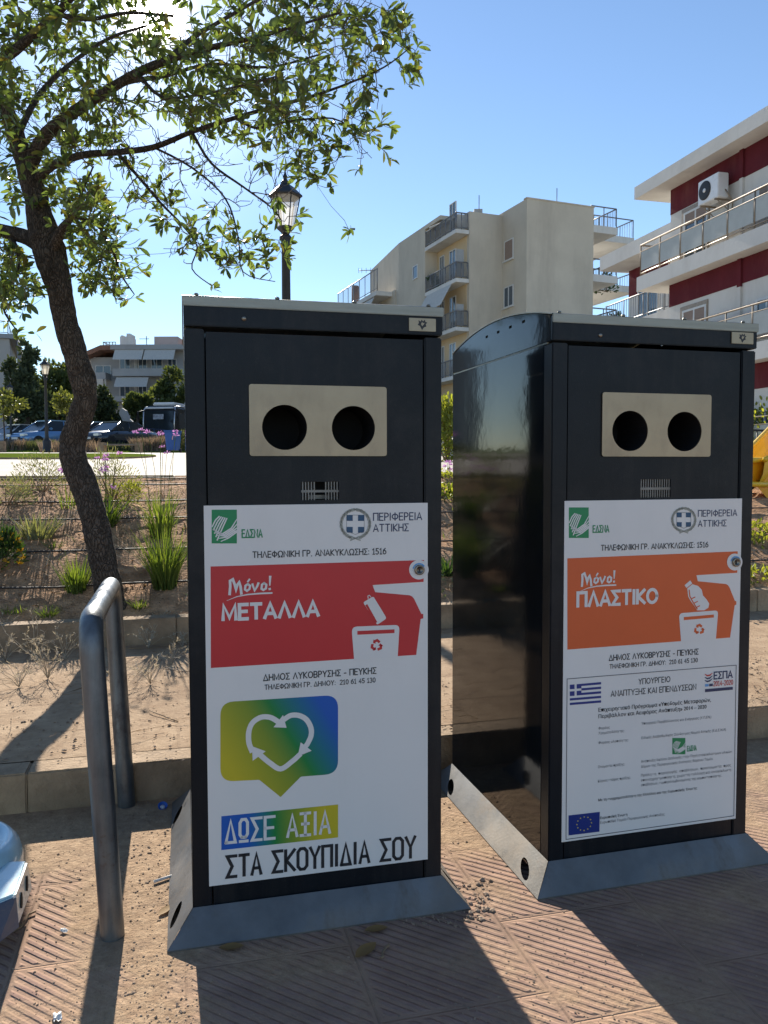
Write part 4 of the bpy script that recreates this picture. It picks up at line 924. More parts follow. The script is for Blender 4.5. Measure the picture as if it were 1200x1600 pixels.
REG = [([(-60, -60), (200, -60), (215, 40), (170, 110), (-60, 130)], 150, .5), ([(-60, -120), (560, -120), (640, 20), (655, 75), (640, 130), (600, 150), (470, 175), (300, 140), (200, 110), (-60, 130)], 300, .55),
       ([(200, 20), (420, 0), (560, 30), (560, 110), (430, 165), (250, 130)], 100, .55),
       ([(-40, 120), (180, 120), (215, 200), (150, 230), (120, 330), (60, 340), (-40, 340)], 210, .55),
       ([(-40, 330), (40, 400), (60, 450), (10, 480), (-40, 470)], 110, .4),
       ([(95, 300), (160, 280), (185, 330), (182, 400), (215, 430), (185, 470), (125, 440), (108, 380)], 130, .4),
       ([(250, 130), (420, 150), (470, 170), (420, 230), (330, 220), (250, 180)], 50, .5),
       ([(420, 160), (520, 170), (600, 170), (595, 205), (540, 270), (470, 290), (420, 240)], 44, .35),
       ([(200, 250), (260, 280), (290, 340), (340, 360), (430, 360), (440, 440), (390, 420), (330, 420), (270, 400), (215, 320)], 38, .3),
       ([(-260, -150), (-40, -150), (-40, 330), (-260, 330)], 110, .7),
       ([(-100, -420), (520, -420), (560, -120), (-100, -120)], 110, .7)]
EXPL = [(545, 362), (522, 292), (432, 388), (338, 446), (12, 505), (28, 520), (60, 460), (20, 478), (430, 345), (455, 405), (478, 330), (400, 420), (620, 55), (650, 85), (648, 130), (592, 195), (600, 180), (560, 268), (515, 250), (455, 360), (190, 470), (180, 445), (140, 455),
        (210, 405), (205, 355), (300, 345), (285, 390), (365, 350), (383, 375), (345, 400), (610, 30), (575, 20), (640, 110), (605, 240), (330, 330)]
tg = []
for P, n, sd in REG:
    xs = [p[0] for p in P]; ys = [p[1] for p in P]; k = 0
    while k < n:
        x, y = rg.uniform(min(xs), max(xs)), rg.uniform(min(ys), max(ys))
        if inpoly(x, y, P): tg.append((x, y, sd)); k += 1
tg += [(x, y, .08) for x, y in EXPL]
npx = []
def topx(p):
    q = MW.transposed() @ (p + TB - CAM); return 600 + F * q.x / q.y, 800 - F * q.z / q.y
for p, r in nodes: npx.append(topx(p))
T3 = []
for x, y, sd in tg:
    j = min(range(len(nodes)), key=lambda i: (npx[i][0] - x) ** 2 + (npx[i][1] - y) ** 2)
    dy = nodes[j][0].y + rg.gauss(0, sd); dy = max(-1.6, min(1.3, dy)); p = aty(x, y, D0 + dy) - TB
    T3.append(((p - nodes[j][0]).length, p))
T3.sort(key=lambda q: q[0])
tw = MB(); lf = MB()
def leaf(mb, base, d, up, L, wd, fold=.25, curl=.2):
    s_ = d.cross(up).normalized(); up = s_.cross(d).normalized(); vs = []
    prof = [(0, .05), (.28, .72), (.6, 1.), (.84, .68), (1., .03)]
    for f, q in prof:
        cpt = base + d * (L * f) - up * (L * curl * f * f); h = wd / 2 * q
        vs += [cpt - s_ * h + up * h * fold, cpt, cpt + s_ * h + up * h * fold]
    fs = []
    for k in range(4): fs += [(3 * k, 3 * k + 3, 3 * k + 4, 3 * k + 1), (3 * k + 1, 3 * k + 4, 3 * k + 5, 3 * k + 2)]
    mb.add(vs, fs, 0, True)
def rvec(rg): 
    while 1:
        v = Vector((rg.uniform(-1, 1), rg.uniform(-1, 1), rg.uniform(-1, 1)))
        if .05 < v.length < 1: return v.normalized()
def rosette(p, d, n):
    for k in range(n):
        a = d.orthogonal().normalized(); bb = d.cross(a); t_ = 2.4 * k + rg.uniform(-.4, .4)
        dd = (d * rg.uniform(.35, 1.2) + (a * cos(t_) + bb * sin(t_)) * rg.uniform(.5, 1.)); dd.z += .10; dd.normalize()
        base = p - d * rg.uniform(0, .05)
        leaf(lf, base, dd, (Vector((0, 0, 1)) + rvec(rg) * .8).normalized(), rg.uniform(.034, .080), rg.uniform(.015, .030), rg.uniform(.1, .4), rg.uniform(.0, .35))
tws = list(nodes)
def twig(p, leafy):
    best = None
    for _ in range(1):
        j = min(range(len(tws)), key=lambda i: (tws[i][0] - p).length_squared + (.0 if tws[i][1] > .002 else .01))
    q, rq = tws[j]; dist = (p - q).length; k = max(4, int(dist / .06)); side = rvec(rg) * dist * .22; side.z -= dist * .10
    pts = []
    for i in range(k + 1):
        f = i / k; c_ = q.lerp(p, f) + side * sin(pi * f) + rvec(rg) * .009 * (1 if 0 < i < k else 0); pts.append(c_)
    r0 = min(rq * .7, .0026 + .0045 * min(1, dist / .9)); r1 = .0017
    tw.tube(pts, [r0 + (r1 - r0) * i / k for i in range(k + 1)], 5, 0, False)
    for i in range(2, k, 2): tws.append((pts[i], r0 + (r1 - r0) * i / k))
    d = (pts[-1] - pts[-2]).normalized()
    if leafy:
        rosette(p, d, rg.randint(4, 8))
        if k > 5 and rg.random() < .3:
            dd = (pts[k - 2] - pts[k - 3]).normalized(); rosette(pts[k - 2], (dd + rvec(rg) * .6).normalized(), rg.randint(2, 4))
        for sp in range(rg.randint(0, 1)):                         # side sprig
            e = p - d * rg.uniform(.03, .10) + (rvec(rg) + d) * rg.uniform(.05, .12); tw.tube([pts[-2], pts[-2].lerp(e, .5) + rvec(rg) * .01, e], [.0014, .0012, .001], 4, 0, False)
            rosette(e, (e - pts[-2]).normalized(), rg.randint(3, 6))
for dist, p in T3: twig(p, True)
BARE = [(130, 180, 470, 330, 230), (300, 100, 600, 260, 90), (60, 20, 320, 260, 300), (320, -20, 600, 120, 160), (200, 300, 380, 420, 30), (420, 330, 520, 360, 3)]
for x0, y0, x1, y1, n in BARE:
    for _ in range(n):
        x, y = rg.uniform(x0, x1), rg.uniform(y0, y1)
        if y > 330 and x > 430: continue
        j = min(range(len(nodes)), key=lambda i: (npx[i][0] - x) ** 2 + (npx[i][1] - y) ** 2)
        twig(aty(x, y, D0 + nodes[j][0].y + rg.gauss(0, .25)) - TB, rg.random() < .05)
tw.build('twigs', mat('twig_bark', (.10, .075, .055), .9, 0, .3, 20), TREE)
lf.build('foliage', M_LEAF, TREE)
# ------------------------------------------------------------------ plants and hoses on the bank
rg = random.Random(33)
M_BLADE = leafmat('grass_blade', (.05, .10, .02), (.16, .22, .05), .45, .5)
M_BLADE2 = leafmat('dark_strap_leaf', (.02, .055, .02), (.06, .11, .035), .35, .45)
M_GREY = leafmat('grey_green_leaf', (.13, .15, .09), (.26, .28, .17), .3, .8)
M_STRAW = leafmat('straw', (.36, .31, .23), (.56, .50, .40), .3, .8, None, (1.1, 1., .8))
M_PINK = leafmat('pink_petal', (.50, .22, .48), (.68, .40, .66), .4, .6, None, (1.1, 1., 1.15))
M_YELF = leafmat('yellow_petal', (.55, .28, .01), (.68, .42, .03), .35, .6, None, (1.1, 1., .8))
M_BUSHY = leafmat('yellow_green_leaf', (.13, .16, .03), (.28, .32, .06), .5, .5)
def gpos(px, t_):
    p = att(px, 720, t_); return Vector((p.x, p.y, tz(t_)))
def blade(mb, base, a, lean, L, wd, m=0, droop=.5, k=5):
    dx, dy = cos(a), sin(a); vs = []; sx, sy = -dy, dx
    for i in range(k + 1):
        f = i / k; rr = L * (lean * f + droop * f * f * .5); z = L * (f - droop * f * f * .35)
        c_ = Vector((base[0] + dx * rr, base[1] + dy * rr, base[2] + z)); h = wd / 2 * (1 - f ** 2.2) + .0004
        vs += [c_ - Vector((sx, sy, 0)) * h, c_ + Vector((sx, sy, 0)) * h]
    mb.add(vs, [(2 * i, 2 * i + 1, 2 * i + 3, 2 * i + 2) for i in range(k)], m, True)
def grass_clump(px, py, H, n, label, mats, spread=.06, wd=.007, flowers=0, fh=1.5, lean=.25, group=None, name='grass_clump', fm=1, t0=4.95):
    p = hit(px, py, t0); root = thing(name, label, 'plant', p, 0, group); mb = MB()
    for _ in range(n):
        a = rg.uniform(0, 6.28); r_ = spread * sqrt(rg.random()); blade(mb, (r_ * cos(a), r_ * sin(a), -.02), a + rg.gauss(0, .5), abs(rg.gauss(0, lean)), H * rg.uniform(.5, 1.1), wd * rg.uniform(.6, 1.2), 0, rg.uniform(.1, .8))
    mb.build('leaves', mats[0], root)
    if flowers:
        stm = MB()
        for _ in range(flowers):
            a = rg.uniform(0, 6.28); ln = rg.uniform(.02, .18); Hf = H * fh * rg.uniform(.75, 1.08); r_ = rg.uniform(0, spread)
            pts = [Vector((r_ * cos(a) + cos(a) * ln * Hf * f * f, r_ * sin(a) + sin(a) * ln * Hf * f * f, Hf * f)) for f in (0, .33, .66, 1)]
            stm.tube(pts, .0018, 4, 0, False)
            fl = MB()
            for _q in range(16):
                d = rvec(rg); d.z = abs(d.z) * .8 + .1; leaf(fl, pts[-1] + d * .008, d.normalized(), rvec(rg), rg.uniform(.014, .026), .009)
            fl.build('flower_head', mats[fm], root)
        stm.build('stems', mats[0], root)
    return root
G = 'strap leaved clumps on the bank'
grass_clump(258, 918, .44, 230, 'tall bright green grass clump nearest the red panelled bin, lowest on the bank', [M_BLADE], .07, .008, 0, lean=.22, group=G)
grass_clump(250, 838, .40, 130, 'green clump with tall pink flower heads, uphill of the tall grass clump', [M_BLADE, M_PINK], .08, .008, 9, 1.75, lean=.22, group=G)
grass_clump(120, 925, .27, 130, 'bright green grass clump at the left foot of the tree trunk', [M_BLADE], .06, .008, 0, lean=.25, group=G)
grass_clump(165, 822, .30, 120, 'green clump with pink flower heads just right of the tree trunk', [M_BLADE, M_PINK], .07, .010, 6, 1.6, lean=.35, group=G)
grass_clump(58, 838, .20, 140, 'low grey green tuft midway up the bank, left of the trunk', [M_GREY], .10, .012, 0, lean=.6)
grass_clump(75, 962, .09, 90, 'tiny bright lime weed tuft near the bed kerb, left of the hoop', [M_BLADE], .05, .006, 0, lean=.7, name='weed_tuft')
grass_clump(218, 950, .08, 60, 'tiny bright weed tuft near the bed kerb, right of the hoop', [M_BLADE], .04, .006, 0, lean=.7, name='weed_tuft')
grass_clump(85, 855, .08, 40, 'small yellowish weed between the hoses, left of the trunk', [M_BLADE], .04, .006, 0, lean=.7, name='weed_tuft')
grass_clump(20, 955, .07, 70, 'flat pale weed at the bed kerb by the left edge', [M_BLADE], .07, .006, 0, lean=.9, name='weed_tuft')
grass_clump(106, 795, .24, 26, 'thin pale pink flower stalks left of the trunk, upper bank', [M_BLADE, M_PINK], .05, .007, 4, 1.3, lean=.3)
def bush(name, label, px, py, Rx, Rz, n, L, wd, m, stems=None, fl=None, t0=4.95, cat='shrub', group=None, ry=None, clumps=14, pos=None):
    p = pos or hit(px, py, t0); root = thing(name, label, cat, p, 0, group); mb = MB(); cl = []
    for _ in range(clumps):
        d = rvec(rg); d.z = abs(d.z); cl.append(Vector((d.x * Rx * .7, d.y * (ry or Rx) * .7, d.z * Rz * .75 + Rz * .1)))
    for _ in range(n):
        c_ = rg.choice(cl); d = rvec(rg); q = c_ + Vector((d.x * Rx, d.y * (ry or Rx), d.z * Rz)) * .38 * rg.random() ** .4
        if q.z < .005: q.z = rg.uniform(.0, .05)
        dd = (d + Vector((0, 0, .7)) + q.normalized() * .6).normalized(); leaf(mb, q, dd, rvec(rg), L * rg.uniform(.6, 1.2), wd)
    mb.build('foliage', m, root)
    sm_ = MB()
    for c_ in cl: sm_.tube([Vector((c_.x * .1, c_.y * .1, -.02)), c_ * .5 + rvec(rg) * .01, c_], [.006 * Rz / .3, .004 * Rz / .3, .002 * Rz / .3], 5, 0, False)
    sm_.build('stems', M_TWIG, root)
    if fl:
        for _ in range(fl[0]):
            fb = MB()
            d = rvec(rg); d.z = abs(d.z); q = Vector((d.x * Rx, d.y * Rx, d.z * Rz * .9 + fl[2]))
            for _q in range(9): e = rvec(rg); leaf(fb, q, (e + Vector((0, 0, .5))).normalized(), rvec(rg), .03, .012)
            fb.build('flower_head', fl[1], root)
    return root
bush('flowering_shrub', 'dark green shrub with orange yellow flowers at the left edge of the bank', 2, 896, .14, .25, 900, .05, .012, M_BLADE2, fl=(14, M_YELF, .04))
bush('lavender_shrub', 'grey green airy shrub at top of the bank by the left edge', 10, 790, .20, .26, 750, .035, .006, M_GREY)
bush('lavender_shrub', 'wider grey green airy shrub left of the trunk, at top of the bank', 66, 768, .30, .28, 1100, .035, .006, M_GREY)
bush('lavender_shrub', 'grey green shrub with pink heads right of the trunk, by the plaza edge', 175, 782, .24, .36, 1100, .035, .006, M_GREY, fl=(7, M_PINK, .06))
bush('lavender_shrub', 'small olive shrub between the flower clumps, right of the trunk', 196, 788, .16, .17, 500, .035, .006, M_BUSHY)
def dry_tuft(px, py, z, H, n, label):
    p = onz(px, py, z); root = thing('dry_grass', label, 'dry grass', p, 0, 'dry grass tufts along the bed kerb'); mb = MB()
    for _ in range(n):
        a = rg.uniform(0, 6.28); ln = rg.uniform(.2, 1.1); L = H * rg.uniform(.6, 1.1)
        bn = rg.uniform(-1.2, 1.2); dr = rg.uniform(.2, .75)
        pts = [Vector((cos(a + bn * f * f) * ln * L * f * (.5 + .5 * f) + rg.gauss(0, .006) * f, sin(a + bn * f * f) * ln * L * f * (.5 + .5 * f) + rg.gauss(0, .006) * f, max(.004, L * f * (1 - dr * f * ln)))) for f in (0, .3, .6, .85, 1)]
        mb.tube(pts, [.0014, .0012, .001, .0008, .0006], 4, 0, False)
        for _q in range(9):
            f = rg.uniform(.55, 1); b0 = pts[2].lerp(pts[4], (f - .55) / .45); d = (pts[4] - pts[2]).normalized() + rvec(rg) * .7; leaf(mb, b0, d.normalized(), rvec(rg), rg.uniform(.012, .026), .0032)
    mb.build('stalks', M_STRAW, root)
for q in ((52, 1030, .142, .26, 14, 'straw coloured seeding grass at the bed kerb, left of the hoop'), (102, 1032, .142, .20, 12, 'shorter straw grass tuft just left of the hoop bend'),
          (232, 1015, .142, .18, 16, 'straw grass tuft at the bed kerb, right of the hoop'), (250, 985, .20, .17, 16, 'feathery straw grass over the bed kerb beside the red panelled bin'), (8, 1035, .142, .2, 12, 'straw grass at the bed kerb, cut by the left edge'),
          (285, 1012, .142, .12, 10, 'small straw grass tuft touching the red panelled bin outline'), (178, 1075, .142, .10, 10, 'low straw grass tuft between the two legs of the hoop'),
          (30, 1075, .142, .2, 14, 'sprawling straw grass on the sandy slabs by the left edge, nearest the kerb step'), (75, 1062, .142, .24, 16, 'sprawling straw grass on the slabs midway between left edge and hoop'), (235, 1070, .142, .16, 12, 'sprawling straw grass on the slabs, right of the hoop'), (268, 1040, .142, .14, 12, 'low straw grass on the slabs beside the red panelled bin')): dry_tuft(*q)
mb = MB()
for _ in range(230):
    s_ = rg.uniform(-2.2, 3.2); t_ = rg.uniform(3.05, 4.8) if rg.random() < .8 else rg.uniform(4.6, 4.82); a = rg.uniform(0, 6.28); L = rg.uniform(.03, .22); bn = rg.uniform(-1.5, 1.5); z = .147 + rg.uniform(0, .02)
    mb.tube([W(s_ + L * f * cos(a + bn * f), t_ + L * f * sin(a + bn * f), z + rg.uniform(0, .012)) for f in (0, .3, .6, 1)], rg.uniform(.0007, .0016), 4, 0, False)
for _ in range(1500):
    s_ = rg.uniform(-2.2, 3.2); t_ = 3.05 + 1.75 * rg.random() ** .6; d = rvec(rg); d.z *= .2; leaf(mb, W(s_, t_, .15), d.normalized(), Vector((0, 0, 1)) + rvec(rg) * .6, rg.uniform(.006, .022), rg.uniform(.003, .007))
mb.build('straw_litter', MATS['litter_leaf'] if 'litter_leaf' in MATS else leafmat('litter_leaf', (.16, .09, .045), (.44, .29, .16), .1, .9), kind='stuff')
# drip hoses
M_HOSE = mat('drip_hose', (.035, .028, .024), .6, 0, .3, 12, dirt=.5)
for k, (py, lab) in enumerate(((925, 'lowest brown drip hose on the bank, nearest the bed kerb'), (868, 'second brown drip hose up from the bed kerb'), (817, 'third brown drip hose, midway up the bank'),
                               (789, 'fourth brown drip hose up from the bed kerb'), (763, 'fifth brown drip hose, near the top of the bank'), (752, 'topmost brown drip hose beside the plaza edging'))):
    p0 = hit(20, py); t_ = st(p0)[1]; pts = []; x = -6.
    while x < 8: pts.append((x, t_ + .035 * noise.noise((x * .9, k * 7, 0)), tz(t_) + .02 + .012 * noise.noise((x * 2, k, 5)))); x += .16
    mb = MB(); mb.tube(pts, .0065, 7); tag(mb.build('drip_hose', M_HOSE, rot=(0, 0, TH)), lab, 'hose', 'drip hoses on the bank')
# leaf litter and twiggy mulch on the soil
mb = MB()
for _ in range(9500):
    s_ = rg.uniform(-3.5, 5); t_ = rg.uniform(4.98, 7.9); z = tz(t_) + .035 * (noise.noise((s_ * 2.2, t_ * 2.2, 0)) * 1.2 + noise.noise((s_ * 8, t_ * 8, 3)) * .6)
    d = rvec(rg); d.z *= .25; leaf(mb, W(s_, t_, z + .012), d.normalized(), Vector((0, 0, 1)) + rvec(rg) * .7, rg.uniform(.012, .045), rg.uniform(.004, .014))
mb.build('leaf_litter', leafmat('litter_leaf', (.16, .09, .045), (.44, .29, .16), .1, .9), kind='stuff')
mb = MB()
for _ in range(110):
    s_ = rg.uniform(-3.5, 2.5); t_ = rg.uniform(5., 7.9); z = tz(t_)
    for _q in range(rg.randint(4, 12)): blade(mb, tuple(W(s_ + rg.gauss(0, .03), t_ + rg.gauss(0, .03), z)), rg.uniform(0, 6.28), rg.uniform(.3, 1.2), rg.uniform(.03, .10), .004, rg.choice((0, 0, 1)), .6, 3)
mb.build('sparse_weeds', [M_STRAW, M_BLADE], kind='stuff')
# ground cover right of the bins and between them
def cover(name, s0, s1, t0, t1, n, L, m, hgt, seed):
    mb = MB(); rq = random.Random(seed)
    k = 0
    while k < n:
        s_, t_ = rq.uniform(s0, s1), rq.uniform(t0, t1)
        if 5.9 < t_ < 7.9 and s_ > 4.7: k += .5; continue
        v = noise.noise((s_ * 1.7, t_ * 1.7, seed)) + .35 * noise.noise((s_ * 6, t_ * 6, seed))
        if v < -.05: k += .3; continue
        d = rvec(rq); d.z = abs(d.z) + .3; leaf(mb, W(s_, t_, tz(t_) + rq.random() * hgt * (v + .4)), d.normalized(), rvec(rq), L * rq.uniform(.6, 1.3), L * .45); k += 1
    mb.build(name, m, kind='stuff')
cover('ground_cover', 2.2, 7.5, 4.97, 7.9, 15000, .045, M_BUSHY, .16, 3)
cover('ground_cover_weeds', .9, 2.2, 5.0, 7.6, 2600, .035, M_GREY, .12, 5)
bush('leafy_shrub', 'yellow green leafy shrub seen in the gap between the two bins', 699, 672, .5, 1.15, 1500, .12, .05, M_BUSHY, pos=gpos(699, 16))
grass_clump(700, 775, .22, 40, 'pink flowered clump seen in the gap between the bins', [M_BLADE2, M_PINK], .1, .01, 9, 1.3, lean=.5)
grass_clump(697, 895, .16, 110, 'dark leafy clump at the bed kerb in the gap between bins', [M_BLADE2], .09, .012, 0, lean=.7)
# ------------------------------------------------------------------ lamps, cars, coach, bench, bins on the far side of the plaza
M_IRON = mat('black_iron', (.018, .020, .023), .5, 0, .2, 12, .001, 40, .5)
m, t, b, c = new('opal_glass'); b.inputs['Base Color'].default_value = (.72, .68, .60, 1); b.inputs['Roughness'].default_value = .3
tr = N(t, 'ShaderNodeBsdfTranslucent'); tr.inputs[0].default_value = (.80, .74, .62, 1); mx = N(t, 'ShaderNodeMixShader'); mx.inputs[0].default_value = .6
t.links.new(b.outputs[0], mx.inputs[1]); t.links.new(tr.outputs[0], mx.inputs[2]); tp_ = N(t, 'ShaderNodeBsdfTransparent'); m2 = N(t, 'ShaderNodeMixShader'); m2.inputs[0].default_value = .5; t.links.new(mx.outputs[0], m2.inputs[1]); t.links.new(tp_.outputs[0], m2.inputs[2])
t.links.new(m2.outputs[0], t.nodes['Material Output'].inputs[0]); M_OPAL = m
def street_lamp():
    root = thing('street_lamp', 'x', 'street lamp')
    H = 2.87
    mb = MB(); mb.lathe([(.17, 0), (.17, .08), (.15, .10), (.15, .42), (.13, .47), (.10, .50), (.085, .54), (.07, .60), (.062, .95), (.072, .97), (.072, 1.0), (.058, 1.03), (.050, H - .16), (.066, H - .14), (.066, H - .11), (.052, H - .09), (.075, H - .05), (.075, H - .03), (.05, H)], 16)
    mb.build('post', M_IRON, root)
    mb = MB(); mb.lathe([(.04, H), (.06, H + .03), (.105, H + .07), (.105, H + .09), (.02, H + .091)], 6, smooth=False)
    for k in range(6):
        a = 2 * pi * k / 6; mb.tube([(.100 * cos(a), .100 * sin(a), H + .08), (.175 * cos(a), .175 * sin(a), H + .44)], .0075, 6)
    mb.lathe([(.175, H + .435), (.205, H + .445), (.205, H + .46), (.10, H + .56), (.055, H + .59), (.055, H + .62), (.03, H + .64), (.02, H + .66), (.03, H + .68), (.012, H + .72), (.004, H + .78)], 6, smooth=False)
    mb.build('lantern_frame', M_IRON, root)
    mb = MB(); mb.lathe([(.094, H + .092), (.166, H + .437)], 6, smooth=False); mb.build('lantern_glass', M_OPAL, root)
    return root
lamp = street_lamp()
def base(px, t_):
    p = att(px, 720, t_); return Vector((p.x, p.y, tz(t_)))
lamp.location = base(449.5, 9.75); lamp['label'] = 'black lantern street lamp rising behind the red panelled bin, nearest of the lamps'; lamp['group'] = 'black lantern street lamps'
lamp.location.z = 1.1
lamp.scale = (1, 1, 1)
dup(lamp, base(74, 33), .3, 'black lantern street lamp in front of the blue hatchback, left of the trunk')
dup(lamp, base(18.5, 46), .1, 'farther, smaller looking lantern street lamp in front of the far left pine', scale=.95)

M_TYRE = mat('tyre', (.02, .02, .02), .9, 0, .2, 20); M_RIM = mat('alloy_rim', (.5, .5, .52), .3, .9, .1, 9)
M_CGLASS = glassmat('car_glass', (.02, .028, .036), .08); M_LAMPC = mat('headlight_clear', (.7, .72, .75), .08, .2, .05, 9); M_DARK = mat('dark_trim', (.015, .015, .017), .6, 0, .2, 9)
def car(label, col, loc, rz, L=4.2, Wd=1.75, H=1.48, sedan=False, metal=.35):
    root = thing('parked_car', label, 'car', loc, rz, 'cars parked beyond the plaza')
    M = mat('car_paint_%d' % (hash(label) % 9999), col, .22, metal, .06, 2, coat=.6)
    h = Wd / 2
    # front of the car points to -y; body lofted through cross-sections along its length
    sec = [(-L / 2, .74, .32, .52), (-L / 2 + .10, .90, .24, .70), (-L / 2 + .5, .97, .20, .80), (-L / 2 + 1.05, 1., .20, .90), (0, 1., .20, .93), (L / 2 - .8, 1., .20, .95), (L / 2 - .2, .95, .24, .93), (L / 2, .84, .34, .82)]
    mb = MB(); vs = []
    for y, f, z0, z1 in sec:
        w_ = h * f
        vs += [(-w_ * .88, y, z0), (-w_, y, z0 + .16), (-w_ * 1.0, y, z0 + (z1 - z0) * .62), (-w_ * .90, y, z1 - .03), (-w_ * .6, y, z1 + .015), (w_ * .6, y, z1 + .015), (w_ * .90, y, z1 - .03), (w_ * 1.0, y, z0 + (z1 - z0) * .62), (w_, y, z0 + .16), (w_ * .88, y, z0)]
    n = 10; k = len(sec)
    fs = [(i * n + j, (i + 1) * n + j, (i + 1) * n + (j + 1) % n, i * n + (j + 1) % n) for i in range(k - 1) for j in range(n)] + [tuple(range(n)), tuple(reversed(range((k - 1) * n, k * n)))]
    mb.add(vs, fs, 0, True); body = mb.build('body', M, root)
    yb = L / 2 - (.75 if sedan else .12); y0, y1, y2, y3 = -L / 2 + .95, -L / 2 + 1.75, yb - (.75 if sedan else .45), yb
    zb = .90
    gl = MB(); w0, w1 = h * .90, h * .70
    bt = [(-w0, y0, zb), (w0, y0, zb), (w0, y3, zb), (-w0, y3, zb)]; tp = [(-w1, y1, H - .05), (w1, y1, H - .05), (w1, y2, H - .05), (-w1, y2, H - .05)]
    gl.add(bt + tp, [(0, 1, 5, 4), (1, 2, 6, 5), (2, 3, 7, 6), (3, 0, 4, 7)]); gl.build('windows', M_CGLASS, root)
    rf = MB(); rf.bbox(-w1 - .02, w1 + .02, y1 - .04, y2 + .06, H - .06, H, .028)
    for a, q in zip(bt, tp): rf.tube([a, q], .035, 6)
    for sx in (-1, 1):
        ym = (y1 + y2) / 2 - .1; rf.tube([(sx * w0 * 1.005, ym, zb), (sx * w1 * 1.01, ym, H - .05)], .03, 6)
    rf.build('roof', M, root)
    for sx in (-1, 1):
        for yy in (-L / 2 + .80, L / 2 - .78):
            wh = MB(); wh.lathe([(.19, -.1), (.30, -.1), (.315, -.07), (.315, .07), (.30, .1), (.19, .1)], 24); wo = wh.build('wheel', M_TYRE, root, (sx * (h - .09), yy, .315), (0, pi / 2, 0))
            rm = MB(); rm.lathe([(.195, -.085), (.195, .085)], 20); rm.build('rim', M_RIM, wo)
        hl = MB(); hl.bbox(min(sx * h * .45, sx * h * .88), max(sx * h * .45, sx * h * .88), -L / 2 - .005, -L / 2 + .25, .58, .70, .03); hl.build('headlight', M_LAMPC, root)
        mr_ = MB(); mr_.bbox(min(sx * (h + .0), sx * (h + .2)), max(sx * h, sx * (h + .2)), y0 + .45, y0 + .58, .93, 1.07, .04); mr_.build('mirror', M, root)
    gr = MB(); gr.bbox(-h * .55, h * .55, -L / 2 - .012, -L / 2 + .1, .36, .56, .02); gr.build('grille', M_DARK, root)
    pt = MB(); pt.box(-.26, .26, -L / 2 - .02, -L / 2 - .012, .42, .53); pt.build('number_plate', M_WHITE, root)
    return root
def cpos(px, t_): p = att(px, 700, t_); return Vector((p.x, p.y, tz(t_)))
car('mid blue hatchback parked behind the lamp post, left of the trunk', (.15, .30, .50), cpos(76, 47), -.55, 4.0, 1.75, 1.50)
car('pale grey car at the far left, mostly hidden by tall grasses', (.55, .56, .58), cpos(30, 52), -.5, 4.2, 1.75, 1.46)
car('light blue car whose nose shows right of the tree trunk', (.30, .42, .55), cpos(143, 48.5), -.6, 4.0, 1.72, 1.52)
car('dark low saloon car left of the coach with sun glinting on its roof', (.05, .06, .075), cpos(186, 46), -.45, 4.5, 1.8, 1.43, True, .6)
car('dark blue car half hidden between the saloon and the coach', (.02, .06, .16), cpos(222, 58), -.5, 4.2, 1.75, 1.5)
# coach
root = thing('coach', 'dark touring coach with wide windscreen parked at the edge of the red panelled bin', 'coach', cpos(249, 60.5), -.17)
M_COACH = mat('coach_paint', (.010, .010, .012), .3, 0, .1, 2, spec=.25); M_CW = mat('coach_white', (.75, .75, .75), .3, 0, .05, 3)
Lc, hc = 11., 1.22
mb = MB(); vs = []
for y, z1, f in ((-.02, 2.1, .96), (.12, 3.0, .985), (.55, 3.28, 1.), (Lc - .3, 3.3, 1.), (Lc, 3.1, .97)):
    w_ = hc * f; vs += [(-w_, y, .32), (-w_, y, z1 - .22), (-w_ * .88, y, z1), (w_ * .88, y, z1), (w_, y, z1 - .22), (w_, y, .32)]
fs = [(i * 6 + j, (i + 1) * 6 + j, (i + 1) * 6 + (j + 1) % 6, i * 6 + (j + 1) % 6) for i in range(4) for j in range(6)] + [tuple(range(6)), tuple(reversed(range(24, 30)))]
mb.add(vs, fs); mb.build('body', M_COACH, root)
mb = MB(); mb.add([(-1.1, -.06, 1.45), (1.1, -.06, 1.45), (1.08, .06, 2.85), (-1.08, .06, 2.85), (0, -.14, 1.45), (0, -.02, 2.87)], [(0, 4, 5, 3), (4, 1, 2, 5)]); mb.build('windscreen', M_CGLASS, root)
mb = MB()
for sx in (-1, 1): mb.box(min(sx * 1.225, sx * 1.235), max(sx * 1.225, sx * 1.235), .7, Lc - .5, 1.6, 2.75)
mb.build('side_windows', M_CGLASS, root)
for sx in (-1, 1):
    mb = MB(); mb.tube([(sx * 1.17, -.03, .6), (sx * 1.19, -.03, 2.05), (sx * 1.20, .09, 2.9), (sx * 1.12, .35, 3.16), (sx * 1.14, 1.2, 3.24), (sx * 1.16, Lc - .4, 3.2)], .055, 8); mb.build('corner_trim', M_RIM, root)
mb = MB()
for sx in (-1, 1):
    for k in range(1, 6): yy = .7 + k * 1.63; mb.box(min(sx * 1.225, sx * 1.245), max(sx * 1.225, sx * 1.245), yy, yy + .09, 1.6, 2.75)
mb.build('window_pillars', M_COACH, root)
mb = MB(); mb.bbox(-1.1, 1.1, -.10, .1, .34, .62, .05); mb.build('bumper', M_DARK, root)
mb = MB(); mb.box(-.26, .26, -.115, -.102, .42, .54); mb.build('number_plate', M_CW, root)
mb = MB(); mb.bbox(-.85, .85, .8, 3.0, 3.29, 3.55, .08); mb.build('roof_unit', M_CW, root)
mb = MB(); mb.bbox(-1.08, 1.08, -.03, .3, 3.02, 3.14, .03); mb.build('roof_visor', M_CW, root)
mb = MB(); mb.tube([(-1.12, -.10, 1.42), (0, -.2, 1.36), (1.12, -.10, 1.42)], .035, 6); mb.build('screen_trim', M_RIM, root)
